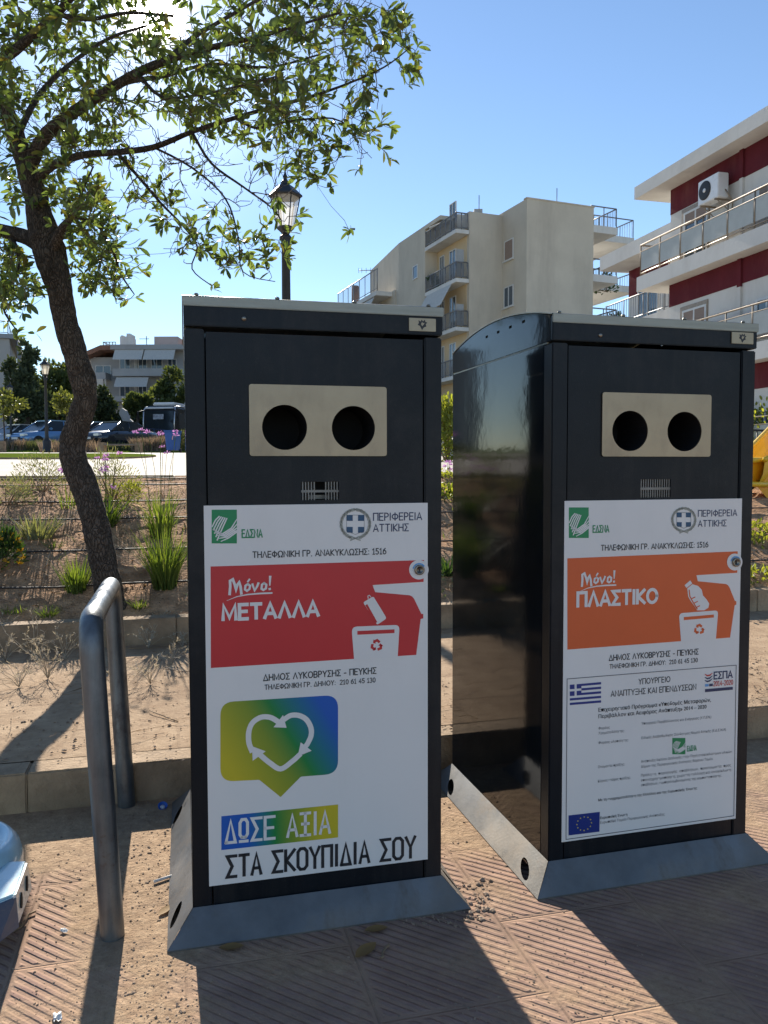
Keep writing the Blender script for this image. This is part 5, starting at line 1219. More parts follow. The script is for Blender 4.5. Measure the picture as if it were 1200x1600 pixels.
mb = MB(); mb.box(-.35, .45, -.20, -.19, 2.25, 2.62); mb.build('windscreen_board', mat('board_grey', (.35, .36, .40), .5, 0, .5, 6), root)
for sx in (-1, 1):
    mb = MB(); mb.bbox(min(sx * .75, sx * 1.15), max(sx * .75, sx * 1.15), -.05, .05, .72, .92, .03); mb.build('headlight', M_LAMPC, root)
    mb = MB(); mb.tube([(sx * 1.15, .1, 2.9), (sx * 1.5, -.2, 2.8), (sx * 1.5, -.2, 2.3)], .05, 8); mb.build('mirror', M_DARK, root)
    for yy in (2.4, 8.2):
        mb = MB(); mb.lathe([(.25, -.13), (.48, -.13), (.5, .13), (.25, .13)], 24); mb.build('wheel', M_TYRE, root, (sx * 1.1, yy, .5), (0, pi / 2, 0))
# wheelie bin
root = thing('wheeled_bin', 'blue wheeled rubbish bin standing at the far plaza edge in front of the coach', 'wheeled bin', base(271, 39.5), -.1)
M_WB = mat('blue_plastic', (.02, .10, .34), .45, 0, .15, 6)
mb = MB(); vs = []
for z, hx, y0, y1 in ((.12, .24, -.22, .22), (.97, .29, -.34, .30)): vs += [(-hx, y0, z), (hx, y0, z), (hx, y1, z), (-hx, y1, z)]
mb.add(vs, [(0, 1, 5, 4), (1, 2, 6, 5), (2, 3, 7, 6), (3, 0, 4, 7), (3, 2, 1, 0)]); mb.bbox(-.31, .31, -.37, .31, .93, .985, .012); mb.build('tub', M_WB, root)
mb = MB(); mb.bbox(-.33, .33, -.40, .34, .99, 1.05, .02); mb.tube([(-.25, .36, .99), (.25, .36, .99)], .02, 8); mb.build('lid', M_WB, root)
for sx in (-1, 1): mb = MB(); mb.lathe([(.03, -.03), (.10, -.03), (.10, .03), (.03, .03)], 16); mb.build('wheel', M_TYRE, root, (sx * .27, .24, .10), (0, pi / 2, 0))
mb = MB(); mb.flat([(.06, .62), (.11, .60), (.14, .78), (.10, .80)], -.335); mb.build('sticker', mat('wb_sticker', (.6, .35, .33), .5, 0, .3, 9), root)
for px, lab in ((2, 'pale stone block bench end cut by the left edge, on the far lawn'),):
    mb = MB(); mb.bbox(-.35, .16, -.22, .22, -.05, .46, .02); tag(mb.build('stone_block', M_KERB, loc=base(px, 36), rot=(0, 0, TH)), lab, 'block')
root = thing('stone_bench', 'low backless bench on two pale stone blocks in front of the dark saloon', 'bench', base(189, 34.5), .03)
for sx in (-1, 1): mb = MB(); mb.bbox(sx * .73 - .11, sx * .73 + .11, -.22, .22, -.05, .42, .015); mb.build('leg', M_KERB, root)
mb = MB(); mb.bbox(-.62, .62, -.20, .20, .30, .355, .012); mb.build('seat', mat('bench_slab', (.22, .18, .14), .8, 0, .2, 8), root)
# tall grasses and shrubs between lawn and road
M_HEDGE = leafmat('hedge_grass', (.05, .07, .03), (.15, .16, .075), .35, .6, None, (1.2, 1.15, .6)); M_HEDGEP = leafmat('plume_grass', (.16, .12, .085), (.29, .22, .16), .3, .7, None, (1.1, 1., .8))
rg = random.Random(77)
def grassbelt(name, px0, px1, t0, t1, n, h0, h1, m, label=None, kind='stuff'):
    mb = MB()
    for _ in range(n):
        t_ = rg.uniform(t0, t1); p = att(rg.uniform(px0, px1), 700, t_); a = rg.uniform(0, 6.28); hh_ = rg.uniform(h0, h1) * (.75 + .5 * noise.noise((p.x * .5, p.y * .5, 1)) + .2)
        blade(mb, (p.x, p.y, tz(t_)), a, rg.uniform(.05, .35), hh_, .045, 0, .4, 3)
    mb.build(name, m, kind=kind)
grassbelt('hedge_grass', -250, 300, 42.6, 44.3, 6500, .25, .55, M_HEDGE)
grassbelt('plume_grass', 205, 262, 42.2, 43.6, 1500, .55, .9, M_HEDGEP)
grassbelt('plume_grass', -120, 42, 42.6, 44, 1500, .4, .7, M_HEDGEP)
grassbelt('plume_grass', 62, 152, 36, 39, 700, .45, .75, M_HEDGEP)
bush('hedge_shrub', 'dark clipped shrub right behind the wheeled bin', 285, 700, .8, .9, 700, .16, .08, M_HEDGE, pos=base(289, 43))
# ------------------------------------------------------------------ buildings
def cross2(a, b): return a.x * b.y - a.y * b.x
class Wall:
    """vertical plane through P along azimuth az (degrees, clockwise from straight ahead)"""
    def __init__(s, P, az): s.P = Vector((P.x, P.y, 0)); s.d = Vector((sin(radians(az)), cos(radians(az)), 0)); s.n = Vector((s.d.y, -s.d.x, 0))
    def uz(s, px, py):
        d = ray(px, py); k = (s.P - CAM).dot(s.n) / d.dot(s.n); q = CAM + d * k; return (q - s.P).dot(s.d), q.z
    def pt(s, u, z, o=0.): return s.P + s.d * u + s.n * o + Vector((0, 0, z))
    def M(s): return Matrix(((s.d.x, -s.n.x, 0, s.P.x), (s.d.y, -s.n.y, 0, s.P.y), (0, 0, 1, 0), (0, 0, 0, 1)))
    # local frame: x along the wall, y into the building (-n), z up
M_CREAM = mat('cream_render', (.56, .50, .405), .9, 0, .07, .5, .004, 14, .2, dirt=.18)
M_CREAMLIT = mat('lit_cream_render', (.60, .46, .29), .9, 0, .06, .6, .003, 14, .2)  # cream render of the balcony bay, its warm light put into the colour
M_WHITEW = mat('white_render', (.66, .64, .60), .85, 0, .06, .7, .003, 14, .2, dirt=.2)
M_MAROON = mat('maroon_render', (.115, .016, .024), .85, 0, .15, 1.2, .003, 14, .2)
M_GREYW = mat('grey_render', (.34, .35, .36), .9, 0, .1, .4, .003, 10, .2, dirt=.3)
M_RAIL = mat('rail_metal', (.22, .22, .225), .5, .5, .2, 9); M_RAILT = mat('rail_tan', (.30, .24, .18), .5, .3, .2, 9)
M_SHUT = mat('roller_shutter', (.26, .19, .15), .7, 0, .12, 9, stretch=(.3, .3, 12)); M_FRAME = mat('window_frame', (.62, .62, .60), .5, 0, .05, 9)
M_WGLASS = glassmat('window_glass', (.06, .085, .11)); M_AWN = mat('awning_cloth', (.50, .48, .44), .9, 0, .08, 6); M_AWNG = mat('awning_grey', (.33, .34, .34), .9, 0, .08, 6)
M_FROST = mat('frosted_panel', (.44, .46, .44), .7, 0, .08, 3, spec=.5); [grime(q, .3, (.26, .22, .18), .6, (1, 1, .18), .5, .72, .9) for q in (M_CREAM, M_WHITEW)]; grime(M_MAROON, .35, (.26, .12, .10), .8, (1, 1, .3), .48, .75, .9)
M_ANT = mat('aerial_metal', (.3, .3, .31), .5, .6, .1, 9)
M_TERRA = mat('terracotta', (.20, .10, .065), .8, 0, .2, 9)
def railing(mb, a, b_, h, n, r=.018, mid=True, bars=0, m=0):
    a, b_ = Vector(a), Vector(b_); up = Vector((0, 0, h))
    mb.tube([a + up, b_ + up], r * 1.3, 6, m); 
    if mid: mb.tube([a + up * .12, b_ + up * .12], r, 5, m)
    for k in range(n + 1): p = a.lerp(b_, k / n); mb.tube([p, p + up], r, 5, m)
    for k in range(bars): p = a.lerp(b_, (k + .5) / bars); mb.tube([p + up * .12, p + up], r * .5, 4, m, False)
def window(parent, x0, x1, z0, z1, y=0., shut=0., panes=2, sill=True, glass=True):
    mb = MB(); f = .06
    mb.box(x0, x1, y - .02, y + .05, z1 - f, z1); mb.box(x0, x1, y - .02, y + .05, z0, z0 + f)
    for k in range(panes + 1): xx = x0 + (x1 - x0 - f) * k / panes; mb.box(xx, xx + f, y - .018, y + .048, z0 + f, z1 - f)
    w_ = mb.build('window', M_FRAME, parent)
    if glass: mb = MB(); mb.box(x0 + .01, x1 - .01, y + .012, y + .03, z0 + .01, z1 - .01); mb.build('pane', M_WGLASS, w_)
    if shut: mb = MB(); mb.box(x0 + .005, x1 - .005, y - .012, y + .01, z1 - (z1 - z0) * shut, z1 - .03); mb.build('roller_shutter', M_SHUT, w_)
    if sill: mb = MB(); mb.box(x0 - .08, x1 + .08, y - .10, y + .02, z0 - .07, z0 - .002); mb.build('sill', M_WHITEW, w_)
    return w_
# --- maroon and white building on the right
corner = aty(1046.5, 440, 24.)
RW = Wall(corner, 180 - 14.6 + .0)           # u runs towards the eye; n points left, to the plaza
if RW.n.x > 0: RW.n = -RW.n
root = thing('apartment_building', 'white and maroon apartment building with long glazed balconies at the right edge', 'building')
MR = RW.M(); root.matrix_world = MR
# balcony overhang from where its corner shows
def corner_out(px, py):
    d = ray(px, py); dd = Vector((d.x, d.y, 0)); o = CAM.copy(); o.z = 0
    k = cross2(RW.P - o, RW.n) / cross2(dd, RW.n); q = o + dd * k; return (q - RW.P).dot(RW.n), HC + d.z * k
def corner_at(z, px, py):
    d = ray(px, py); q = CAM + d * ((z - HC) / d.z); v = q - RW.P; return v.dot(RW.n), v.dot(RW.d), q
zR0 = RW.uz(1046, 299)[1]; oR, uR, qR = corner_at(zR0, 991, 312); zB0 = RW.uz(1047, 446)[1]; oB, uB, qB = corner_at(zB0, 994.5, 456)
zR1 = HC + ray(991, 293).z * (qR - CAM).y / ray(991, 293).y; zB1 = HC + ray(994, 434).z * (qB - CAM).y / ray(994, 434).y
UE = 12.
FL = zR0 - zB0                                   # storey height
def zw(px, py): return RW.uz(px, py)
mb = MB(); mb.box(0, UE, 0.001, 9, -1, zR0 + .01); 
mb.box(zw(1158, 290)[0], zw(1163, 290)[0], -.06, 0, -1, zR0)
mb.build('wall', M_WHITEW, root)
mb = MB(); mb.box(uR, UE + .5, -oR, 9.3, zR0, zR1); mb.build('roof_slab', M_WHITEW, root)
u_, zm1 = zw(1047, 337); _, zm2 = zw(1047.5, 480); hb = zR0 - zm1
for k in range(3):
    zt = zR0 - k * FL; mb = MB(); mb.box(-.004, UE, -.012, .0, zt - hb if k == 0 else zm2 - (k - 1) * FL, zt - (.001 if k == 0 else 0.0)); 
    mb.box(zw(1157.5, 290)[0], zw(1163.5, 290)[0], -.066, -.0125, zt - hb, zt - .001); mb.build('maroon_band', M_MAROON, root)
for k in range(3):
    zs1, zs0 = zB1 - k * FL, zB0 - k * FL
    mb = MB(); mb.box(uB, UE, -oB, 0.0, zs0 + .001, zs1); mb.box(uB, -.001, .0005, 5, zs0 + .001, zs1); mb.build('balcony', M_WHITEW, root); bal = root.children[-1]
    rl = MB(); x = .12; hR = .95
    ub = uB + .08; railing(rl, (ub, -oB + .08, zs1), (UE, -oB + .08, zs1), hR, 13, .022, True); railing(rl, (ub, -oB + .08, zs1), (ub, 2.5, zs1), hR, 3, .022)
    rl.tube([(ub, -oB + .08, zs1 + hR * .80), (UE, -oB + .08, zs1 + hR * .80)], .018, 6)
    rl.build('railing', M_RAILT, bal)
    gp = MB()
    for q in range(13):
        a0 = ub + (UE - ub) * q / 13; gp.box(a0 + .04, a0 + (UE - ub) / 13 - .04, -oB + .07, -oB + .085, zs1 + hR * .2, zs1 + hR * .78)
    gp.build('glass_panel', M_FROST, bal)
# openings
def op(pxa, pya, pxb, pyb): (u0, z1), (u1, z0) = zw(pxa, pya), zw(pxb, pyb); return min(u0, u1), max(u0, u1), min(z0, z1), max(z0, z1)
for k in range(3):
    u0, u1 = zw(1070, 360)[0], zw(1107, 360)[0]; z1 = zw(1070, 334)[1] - k * FL; z0 = zB1 - k * FL + .02
    sh = MB(); sh.box(u0 - .12, u0, -.03, .0, z0, z1 + .12); sh.box(u1, u1 + .05, -.03, 0, z0, z1 + .12); sh.box(u0, u1, -.031, 0, z1, z1 + .12)
    sur = sh.build('door_surround', M_RAILT, root)
    wd = window(root, u0, u1, z0, z1, -.026, .26 if k == 0 else .97, 2, False)
    for (pa, pb) in (((1187, 284), (1216, 315)),):
        a0, a1 = zw(1186, 300)[0], zw(1222, 300)[0]; za, zb = zw(1190, 292)[1] - k * FL, zw(1190, 318)[1] - k * FL
        window(root, a0, a1, zb, za, -.026, .45 if k == 0 else 0, 2)
# outdoor unit of an air conditioner, hung on the wall
u0, zt = zw(1118, 275); 
ac = thing('air_conditioner', 'white air conditioner unit hung under the eaves of the maroon building', 'air conditioner', RW.pt(zw(1105, 300)[0] + .25, zw(1104, 330)[1] - .02, .0), 0)
ac.matrix_world = Matrix.Translation(RW.pt(zw(1106, 310)[0] + .62, zw(1107, 330)[1] + .03, 0)) @ Matrix(((RW.d.x, -RW.n.x, 0, 0), (RW.d.y, -RW.n.y, 0, 0), (0, 0, 1, 0), (0, 0, 0, 1)))
mb = MB(); mb.bbox(-.42, .42, -.46, -.14, 0, .64, .02); mb.build('casing', M_CW, ac)
mb = MB(); mb.lathe([(.05, .0), (.24, 0), (.245, .012), (.22, .018), (.055, .018)], 28); mb.build('fan_guard', M_DARK, ac, (-.12, -.461, .33), (pi / 2, 0, 0))
mb = MB(); mb.lathe([(.055, 0), (.055, .02), (.0, .025)], 20); mb.build('fan_hub', M_CW, ac, (-.12, -.468, .33), (pi / 2, 0, 0))
mb = MB()
for xx in (-.3, .3): mb = MB(); mb.box(xx - .02, xx + .02, -.47, -.0, -.04, -.002); mb.tube([(xx, -.4, -.03), (xx, -.0, -.3)], .014, 5); mb.build('bracket', M_RAILT, ac)
mb = MB()
mb.tube([(.43, -.25, .2), (.5, -.2, .05), (.48, -.06, -.1), (.40, -.03, -.8)], .02, 6)
mb.build('pipe', M_RAILT, ac)
# --- further wing behind it
P2 = aty(983, 430, 33.); W2 = Wall(P2, 180 - 14.6)
if W2.n.x > 0: W2.n = -W2.n
wing = thing('apartment_building', 'second maroon and white block with flat white roof, behind the glazed balconies', 'building'); wing.matrix_world = W2.M()
zr1, zr0 = W2.uz(983, 401)[1], W2.uz(983, 424)[1]
mb = MB(); mb.box(0, 8, .001, 9, -1, zr0); mb.build('wall', M_WHITEW, wing)
mb = MB(); mb.box(0, 8, -.01, 0, zr0 - 1.1, zr0 - .002); mb.build('maroon_band', M_MAROON, wing)
mb = MB(); mb.box(-.3, 8, -1.15, 9.2, zr0, zr0 + .55); mb.build('roof_slab', M_WHITEW, wing)
for k in range(1, 3):
    mb = MB(); mb.box(0, 8, -1.1, 0, zr0 - k * 3 + .2, zr0 - k * 3 + .62); bal = mb.build('balcony', M_WHITEW, wing)
    rl = MB(); railing(rl, (.05, -1.05, zr0 - k * 3 + .62), (8, -1.05, zr0 - k * 3 + .62), .9, 6, .02, True, 50); rl.build('railing', M_RAIL, bal)
    window(wing, .7, 2.1, zr0 - k * 3 + .64, zr0 - k * 3 + 2.6, -.03, .3, 2, False); window(wing, 3.2, 5.2, zr0 - k * 3 + .64, zr0 - k * 3 + 2.6, -.03, 0, 3, False)
mb = MB(); mb.lathe([(.02, 0), (.14, .02), (.18, .3), (.0, .3)], 16); tag(mb.build('plant_pot', M_WHITEW, loc=W2.pt(.45, zr0 - 3 + .64, .5)), 'white plant pot on the balcony of the second maroon block', 'plant pot')

# --- cream building in the middle
C1 = aty(823.5, 310, 46.); AZ = -21.7
def along(P, az, px, py):
    d = ray(px, py); dd = Vector((d.x, d.y, 0)); o = CAM.copy(); o.z = 0; a = Vector((sin(radians(az)), cos(radians(az)), 0)); q = Vector((P.x, P.y, 0))
    k = cross2(dd, o - q) / cross2(dd, a); r = q + a * k; 
    kk = (r - o).length / dd.length; return r, HC + d.z * kk
ROOT = thing('apartment_building', 'tall cream apartment block with blank end walls and balconies, centre background', 'building')
ztop = C1.z
Q1 = Vector((C1.x, C1.y, 0)); Q2, _ = along(C1, AZ, 785, 333); Q3, zA = along(Q2, AZ + 90, 733.5, 330); Q4, _ = along(Q2, AZ + 90, 712.5, 340)
Q0, _ = along(C1, AZ + 90, 928, 322)
DV = Vector((sin(radians(AZ)), cos(radians(AZ)), 0)); NV = Vector((sin(radians(AZ + 90)), cos(radians(AZ + 90)), 0))
def poly_prism(mb, pts, z0, z1, m=0):
    n = len(pts); vs = [(p.x, p.y, z0) for p in pts] + [(p.x, p.y, z1) for p in pts]
    mb.add(vs, [tuple(range(n))[::-1], tuple(range(n, 2 * n))] + [(i, (i + 1) % n, n + (i + 1) % n, n + i) for i in range(n)], m)
mb = MB(); poly_prism(mb, [Q1, Q0, Q0 + DV * 15, Q1 + DV * 15], -1, ztop); 
poly_prism(mb, [Q2 + NV * .0005, Q3, Q3 + DV * 13, Q2 + NV * .0005 + DV * 13], -1, zA)
# roof parapet caps
poly_prism(mb, [Q1 - DV * .04 - NV * .04, Q0 - DV * .04 + NV * .04, Q0 + DV * .3 + NV * .04, Q1 + DV * .3 - NV * .04], ztop + .001, ztop + .07)
mb.build('wall', M_CREAM, ROOT)
WL = Wall(Q1, AZ); WL.n = -NV                                    # left flank of the front block
def rc(wl, a, b_): (u0, z1), (u1, z0) = wl.uz(*a), wl.uz(*b_); return min(u0, u1), max(u0, u1), min(z0, z1), max(z0, z1)
fl = thing('x', None, None)                                        # helper frame, replaced below
bpy.data.objects.remove(fl)
def winon(wl, a, b_, **k):
    u0, u1, z0, z1 = rc(wl, a, b_); w_ = window(ROOT, u0, u1, z0, z1, -.03, **k); M_ = Matrix(((wl.d.x, -wl.n.x, 0, wl.P.x), (wl.d.y, -wl.n.y, 0, wl.P.y), (0, 0, 1, 0), (0, 0, 0, 1))); w_.matrix_world = M_; return w_
winon(WL, (789, 378), (802.5, 403), shut=.97, panes=1); winon(WL, (788, 450), (802.5, 477), shut=.0, panes=2)
# recessed balcony bay on the left flank: inner wall through Q3, outer edge through Q4
WO = Wall(Q4, AZ); WO.n = -NV; WI = Wall(Q3, AZ); WI.n = -NV
Qe, zE = along(Q4, AZ, 664, 360); ue = (Qe - WO.P).dot(DV); Qf, zF = along(Q4, AZ, 623, 382)
dep = (WO.P - WI.P).dot(-NV)
mb = MB(); Qi = WI.P + DV * (ue + .02); poly_prism(mb, [Qe, Qi, Qi + DV * 12, Qf + DV * 0.0 + NV * 0, ][:3] + [Qf], -1, WO.uz(688, 336)[1] - .002)
mb.build('left_wing', M_CREAM, ROOT)
mb = MB(); poly_prism(mb, [WI.P - NV * .02 + DV * .3, WI.P - NV * .001 + DV * .3, WI.P - NV * .001 + DV * (ue + .02), WI.P - NV * .02 + DV * (ue + .02)], -1, zA - .9); mb.build('bay_wall', M_CREAMLIT, ROOT)
def frame_bal(zs, label=None, rail=True, plants=False, h=.95):
    mb = MB(); poly_prism(mb, [WO.P, WI.P - NV * .021, WI.P - NV * .021 + DV * ue, Qe - DV * .0], zs - .22, zs); bal = mb.build('balcony', M_WHITEW, ROOT)
    rl = MB(); up = Vector((0, 0, zs)); railing(rl, WO.P + up + NV * .05 + DV * .05, Qe + up + NV * .05, h, 6, .03, True, 46); railing(rl, WO.P + up + DV * .05, WI.P + up + DV * .05 - NV * .1, h, 2, .03, True, 12); rl.build('railing', M_RAIL, bal)
    return bal
zs1 = WO.uz(713, 357)[1]; zs2 = WO.uz(713, 435)[1]; zs3 = WO.uz(713, 510)[1]; fh = (zs1 - zs3) / 2
for k in range(4):
    zs = zs1 - k * fh; frame_bal(zs)
    M_ = WI.M() if False else Matrix(((WI.d.x, -WI.n.x, 0, WI.P.x), (WI.d.y, -WI.n.y, 0, WI.P.y), (0, 0, 1, 0), (0, 0, 0, 1)))
    for a0, a1 in ((ue * .38, ue * .58), (ue * .75, ue * .9)):
        if k == 0 and a0 > ue * .6: continue
        w_ = window(ROOT, a0, a1, zs + .02, zs + 2.2, -.05, 0, 2, False); w_.matrix_world = M_
    if k in (1, 2):                                                # cloth blind on the railing corner and awning below
        mb = MB(); 
        a_, b2, c2_, d2 = WO.P + DV * .5 - NV * .04, WO.P + DV * (ue * .92) - NV * .04, WO.P + DV * (ue * .92) - NV * .75, WO.P + DV * .5 - NV * .75
        z0_ = zs - .24; vs = [a_ + Vector((0, 0, z0_)), b2 + Vector((0, 0, z0_)), c2_ + Vector((0, 0, z0_ - 1.25)), d2 + Vector((0, 0, z0_ - 1.25))]
        if k == 1: mb.add(vs + [v + Vector((0, 0, -.02)) for v in vs], [(0, 1, 2, 3), (7, 6, 5, 4), (0, 3, 7, 4), (1, 5, 6, 2), (2, 6, 7, 3)]); mb.build('awning', M_AWN, ROOT)
        mb = MB(); poly_prism(mb, [WO.P + DV * .12 + NV * .1, WI.P + DV * .12 - NV * .3, WI.P + DV * .14 - NV * .3, WO.P + DV * .14 + NV * .1], zs + .1, zs + (1.7 if k == 1 else 1.35)); mb.build('railing_blind', M_AWNG, ROOT)
winon(Wall(Q4, AZ), (645.5, 417), (653, 434), panes=1) if False else None
WX = Wall(Q4, AZ); WX.n = -NV; winon(WX, (645.5, 417), (653, 434), panes=1, sill=False)
# top floor pergola pole and roof bits
mb = MB(); u0_, z0_ = WI.uz(712, 339); u1_, z1_ = WO.uz(676, 357); mb.tube([WI.pt(u0_, z0_, .05), WO.pt(u1_, z1_, .2)], .07, 8); mb.build('rolled_awning', M_AWN, ROOT)
ur_, zr_ = WO.uz(688, 336); mb = MB(); poly_prism(mb, [WO.P + DV * ur_, WI.P + DV * ur_ - NV * .0, WI.P + DV * (ue + 8), WO.P + DV * (ue + .0)], zr_ - .25, zr_); poly_prism(mb, [WI.P + DV * 1.5 + NV * .01, WI.P + NV * 3 + DV * 1.5, WI.P + NV * 3 + DV * 9, WI.P + DV * 9 + NV * .01], zr_ - .8, zr_ - .01); mb.build('roof_slab', M_CREAM, ROOT)
mb = MB(); p = WI.P + DV * 1.2 + NV * 1.2; mb.box(p.x - .25, p.x + .25, p.y - .25, p.y + .25, zA - .5, zA + .55); mb.build('chimney', M_AWNG, ROOT)
mb = MB()
for P_, h_ in ((Q2 - NV * 1.4 + DV * .3, 1.1), (Q1 + NV * 2.3 + DV * .5, 1.0)):
    zz = zA if h_ == 1.1 else ztop; mb.tube([P_ + Vector((0, 0, zz)), P_ + Vector((0, 0, zz + h_))], .025, 5)
mb.build('roof_mast', M_ANT, ROOT)
# right flank balconies
def sidebal(pxl, pyl, pxr, pyr, oL, thick, rail, L):
    P0 = Q0 + DV * oL; q, z = along(P0, AZ + 90, pxr, pyr); out = (q - P0).dot(NV)
    mb = MB(); poly_prism(mb, [P0 + NV * .001, P0 + NV * out, P0 + NV * out + DV * L, P0 + NV * .001 + DV * L], z - thick, z); bal = mb.build('balcony', M_WHITEW, ROOT)
    if rail:
        rl = MB(); up = Vector((0, 0, z)); railing(rl, P0 + up + DV * .06, P0 + NV * (out - .05) + up + DV * .06, rail, 2, .03, False, 0); railing(rl, P0 + NV * (out - .05) + up + DV * .06, P0 + NV * (out - .05) + DV * L + up, rail, 4, .03, False, 22); rl.build('railing', M_RAIL, bal)
    return P0 + NV * out * .5, z
for k in range(4):
    dy = k * 76
    sidebal(928, 353, 965, 356 + dy, .2, .42, 1.1 if k == 0 else .9, 3.4)
    sidebal(928, 370, 991, 372 + dy, 4.2, .42, 1.15 if k == 0 else .9, 5.5)
mb = MB(); pp = Q0 + DV * 3.7 + NV * 1.1; mb.tube([pp + Vector((0, 0, ztop - 8)), pp + Vector((0, 0, ztop - 5))], .05, 6); mb.build('balcony_post', M_RAIL, ROOT)
for k, (px, py, lab, R_) in enumerate(((947, 437, 'dark potted shrub on an upper right hand balcony of the cream block', .75), (962, 492, 'leafy balcony plants on the lower right hand balcony of the cream block', .6), (675, 431, 'potted plant at the far end of the cream block left balcony', .45))):
    P_ = along(Q0 + DV * (2.2 + 1.5 * k), AZ + 90, px, py)
    if k == 2: P_ = along(Q4 + NV * .3, AZ, px, py)
    bush('balcony_plant', lab, 0, 0, R_, R_ * 1.5, 260, .2, .09, M_BLADE2, pos=Vector((P_[0].x, P_[0].y, P_[1] - .7)), cat='plant', clumps=8)
# --- lower building left of the cream block
P5 = aty(617, 424, 56.); W5 = Wall(P5, AZ); W5.n = -NV
low = thing('apartment_building', 'lower cream building with roof terrace railing and awning, left of the tall cream block', 'building')
QL, zl = along(P5, AZ, 548, 478); zt = W5.uz(612, 450)[1]
zt5 = W5.uz(600, 462)[1]
mb = MB(); ul = (QL - W5.P).dot(DV); poly_prism(mb, [W5.P, W5.P + NV * 6, W5.P + NV * 6 + DV * 30, W5.P + DV * 30], -1, zt5); mb.build('wall', M_CREAM, low)
mb = MB(); poly_prism(mb, [W5.P - NV * 1.2 + DV * .5, W5.P - NV * .001 + DV * .5, W5.P - NV * .001 + DV * 8, W5.P - NV * 1.2 + DV * 8], zt5 - .35, zt5 - .05); mb.build('terrace_slab', M_WHITEW, low)
mb = MB(); railing(mb, W5.P - NV * 1.1 + DV * .5 + Vector((0, 0, zt5 - .05)), W5.P - NV * 1.1 + DV * 9 + Vector((0, 0, zt5 - .05)), 1.5, 7, .03, True, 40); mb.build('railing', M_ANT, low)
mb = MB(); vs = [W5.P - NV * 1.15 + DV * 1 + Vector((0, 0, zt5 - .4)), W5.P - NV * 1.15 + DV * 6 + Vector((0, 0, zt5 - .4)), W5.P - NV * 2 + DV * 6 + Vector((0, 0, zt5 - 2.2)), W5.P - NV * 2 + DV * 1 + Vector((0, 0, zt5 - 2.2))]
mb.add(vs + [v - Vector((0, 0, .03)) for v in vs], [(0, 1, 2, 3), (7, 6, 5, 4), (0, 3, 7, 4), (1, 5, 6, 2), (2, 6, 7, 3)]); mb.build('awning', M_AWN, low)
q, z = along(W5.P, AZ, 555, 470); mb = MB(); mb.tube([(q.x, q.y, zt5 - .2), (q.x, q.y, W5.uz(555, 447)[1])], .28, 10); mb.build('chimney', M_TERRA, low)
for nm, px, h0, bars in (('roof_aerial', 584, 421, 3),):
    q, z = along(W5.P, AZ, px, 440); zt_ = W5.uz(px, h0)[1]; mb = MB(); mb.tube([(q.x, q.y, zt5 - .2), (q.x, q.y, zt_)], .04, 6); L_ = Vector((-1.1, .1, 0))
    p = Vector((q.x, q.y, zt_ - .05)); mb.tube([p, p + L_], .03, 5)
    for f in (.2, .5, .8, 1): mb.tube([p + L_ * f + Vector((0, 0, -.18)), p + L_ * f + Vector((0, 0, .18))], .02, 4)
    mb.build(nm, M_ANT, low)
# --- grey apartment block far left, facing the plaza
YA = 86.
def fa(px, py): q = aty(px, py, YA); return q.x, q.z
far = thing('apartment_building', 'grey apartment block with long balconies and pale awnings behind the coach', 'building', (0, YA, 0))
def fbox(name, px0, px1, py0, py1, y0, y1, m, parent=None):
    (x0, z1), (x1, z0) = fa(px0, py0), fa(px1, py1); mb = MB(); mb.box(x0, x1, y0, y1, z0, z1); return mb.build(name, m, parent or far)
fbox('wall', 186, 300, 549, 720, 0, 12, M_GREYW); fbox('wall', 120, 185.9, 556, 720, 1.2, 12, M_GREYW)
fbox('parapet', 180, 300, 542, 549, -1.6, .0, M_GREYW)
for y0, y1 in ((579, 590), (621, 629), (662, 670)):
    bal = fbox('balcony', 184, 300, y0, y1, -1.7, -.001, M_GREYW)
    fbox('balcony', 120, 168, y0 + 4, y1 + 3, -.6, 1.19, M_GREYW)
for y0, y1, xs in ((549.5, 566.5, ((187, 231.5), (233, 280))), (592, 608, ((189, 239),))):
    for a, b_ in xs:
        (x0, z1), (x1, z0) = fa(a, y0), fa(b_, y1); mb = MB(); mb.add([(x0, -1.5, z1), (x1, -1.5, z1), (x1, -2.4, z0), (x0, -2.4, z0), (x0, -1.47, z1), (x1, -1.47, z1), (x1, -2.37, z0), (x0, -2.37, z0)], [(3, 2, 1, 0), (4, 5, 6, 7), (0, 1, 5, 4), (2, 3, 7, 6), (0, 4, 7, 3), (1, 2, 6, 5)]); mb.build('awning', M_AWN, far)
(xa, _), (xb, _) = fa(150, 600), fa(166, 600)
fbox('awning', 150, 165, 593, 610, -.7, -.6, M_AWN)
for y0, y1 in ((567, 579), (609, 621), (650, 662)):
    for a, b_ in ((187, 204), (210, 214), (216, 230), (236, 254), (262, 276)):
        (x0, z1), (x1, z0) = fa(a, y0 - 6), fa(b_, y1); window(far, x0, x1, z0, z1, -.04, 0, 2, False)
(x0, z1), (x1, z0) = fa(143, 569), fa(168, 583); window(far, x0, x1, z0, z1, 1.15, 0, 2, False)
fbox('pillar', 165.5, 168.5, 583, 640, -.5, -.2, M_WHITEW)
(x0, z0), (x1, z1) = fa(118, 566), fa(160, 548); (x2, _) = fa(186, 548)
mb = MB(); mb.add([(x0, -.6, z0), (x1, -.6, z1), (x2, -.6, z1), (x0, 8, z0), (x1, 8, z1), (x2, 8, z1), (x0, -.6, z0 + .5), (x1, -.6, z1 + .5), (x2, -.6, z1 + .5), (x0, 8, z0 + .5), (x1, 8, z1 + .5), (x2, 8, z1 + .5)],
       [(0, 1, 7, 6), (1, 2, 8, 7), (6, 7, 10, 9), (7, 8, 11, 10), (0, 3, 4, 1), (1, 4, 5, 2)]); mb.build('roof', M_TERRA, far)
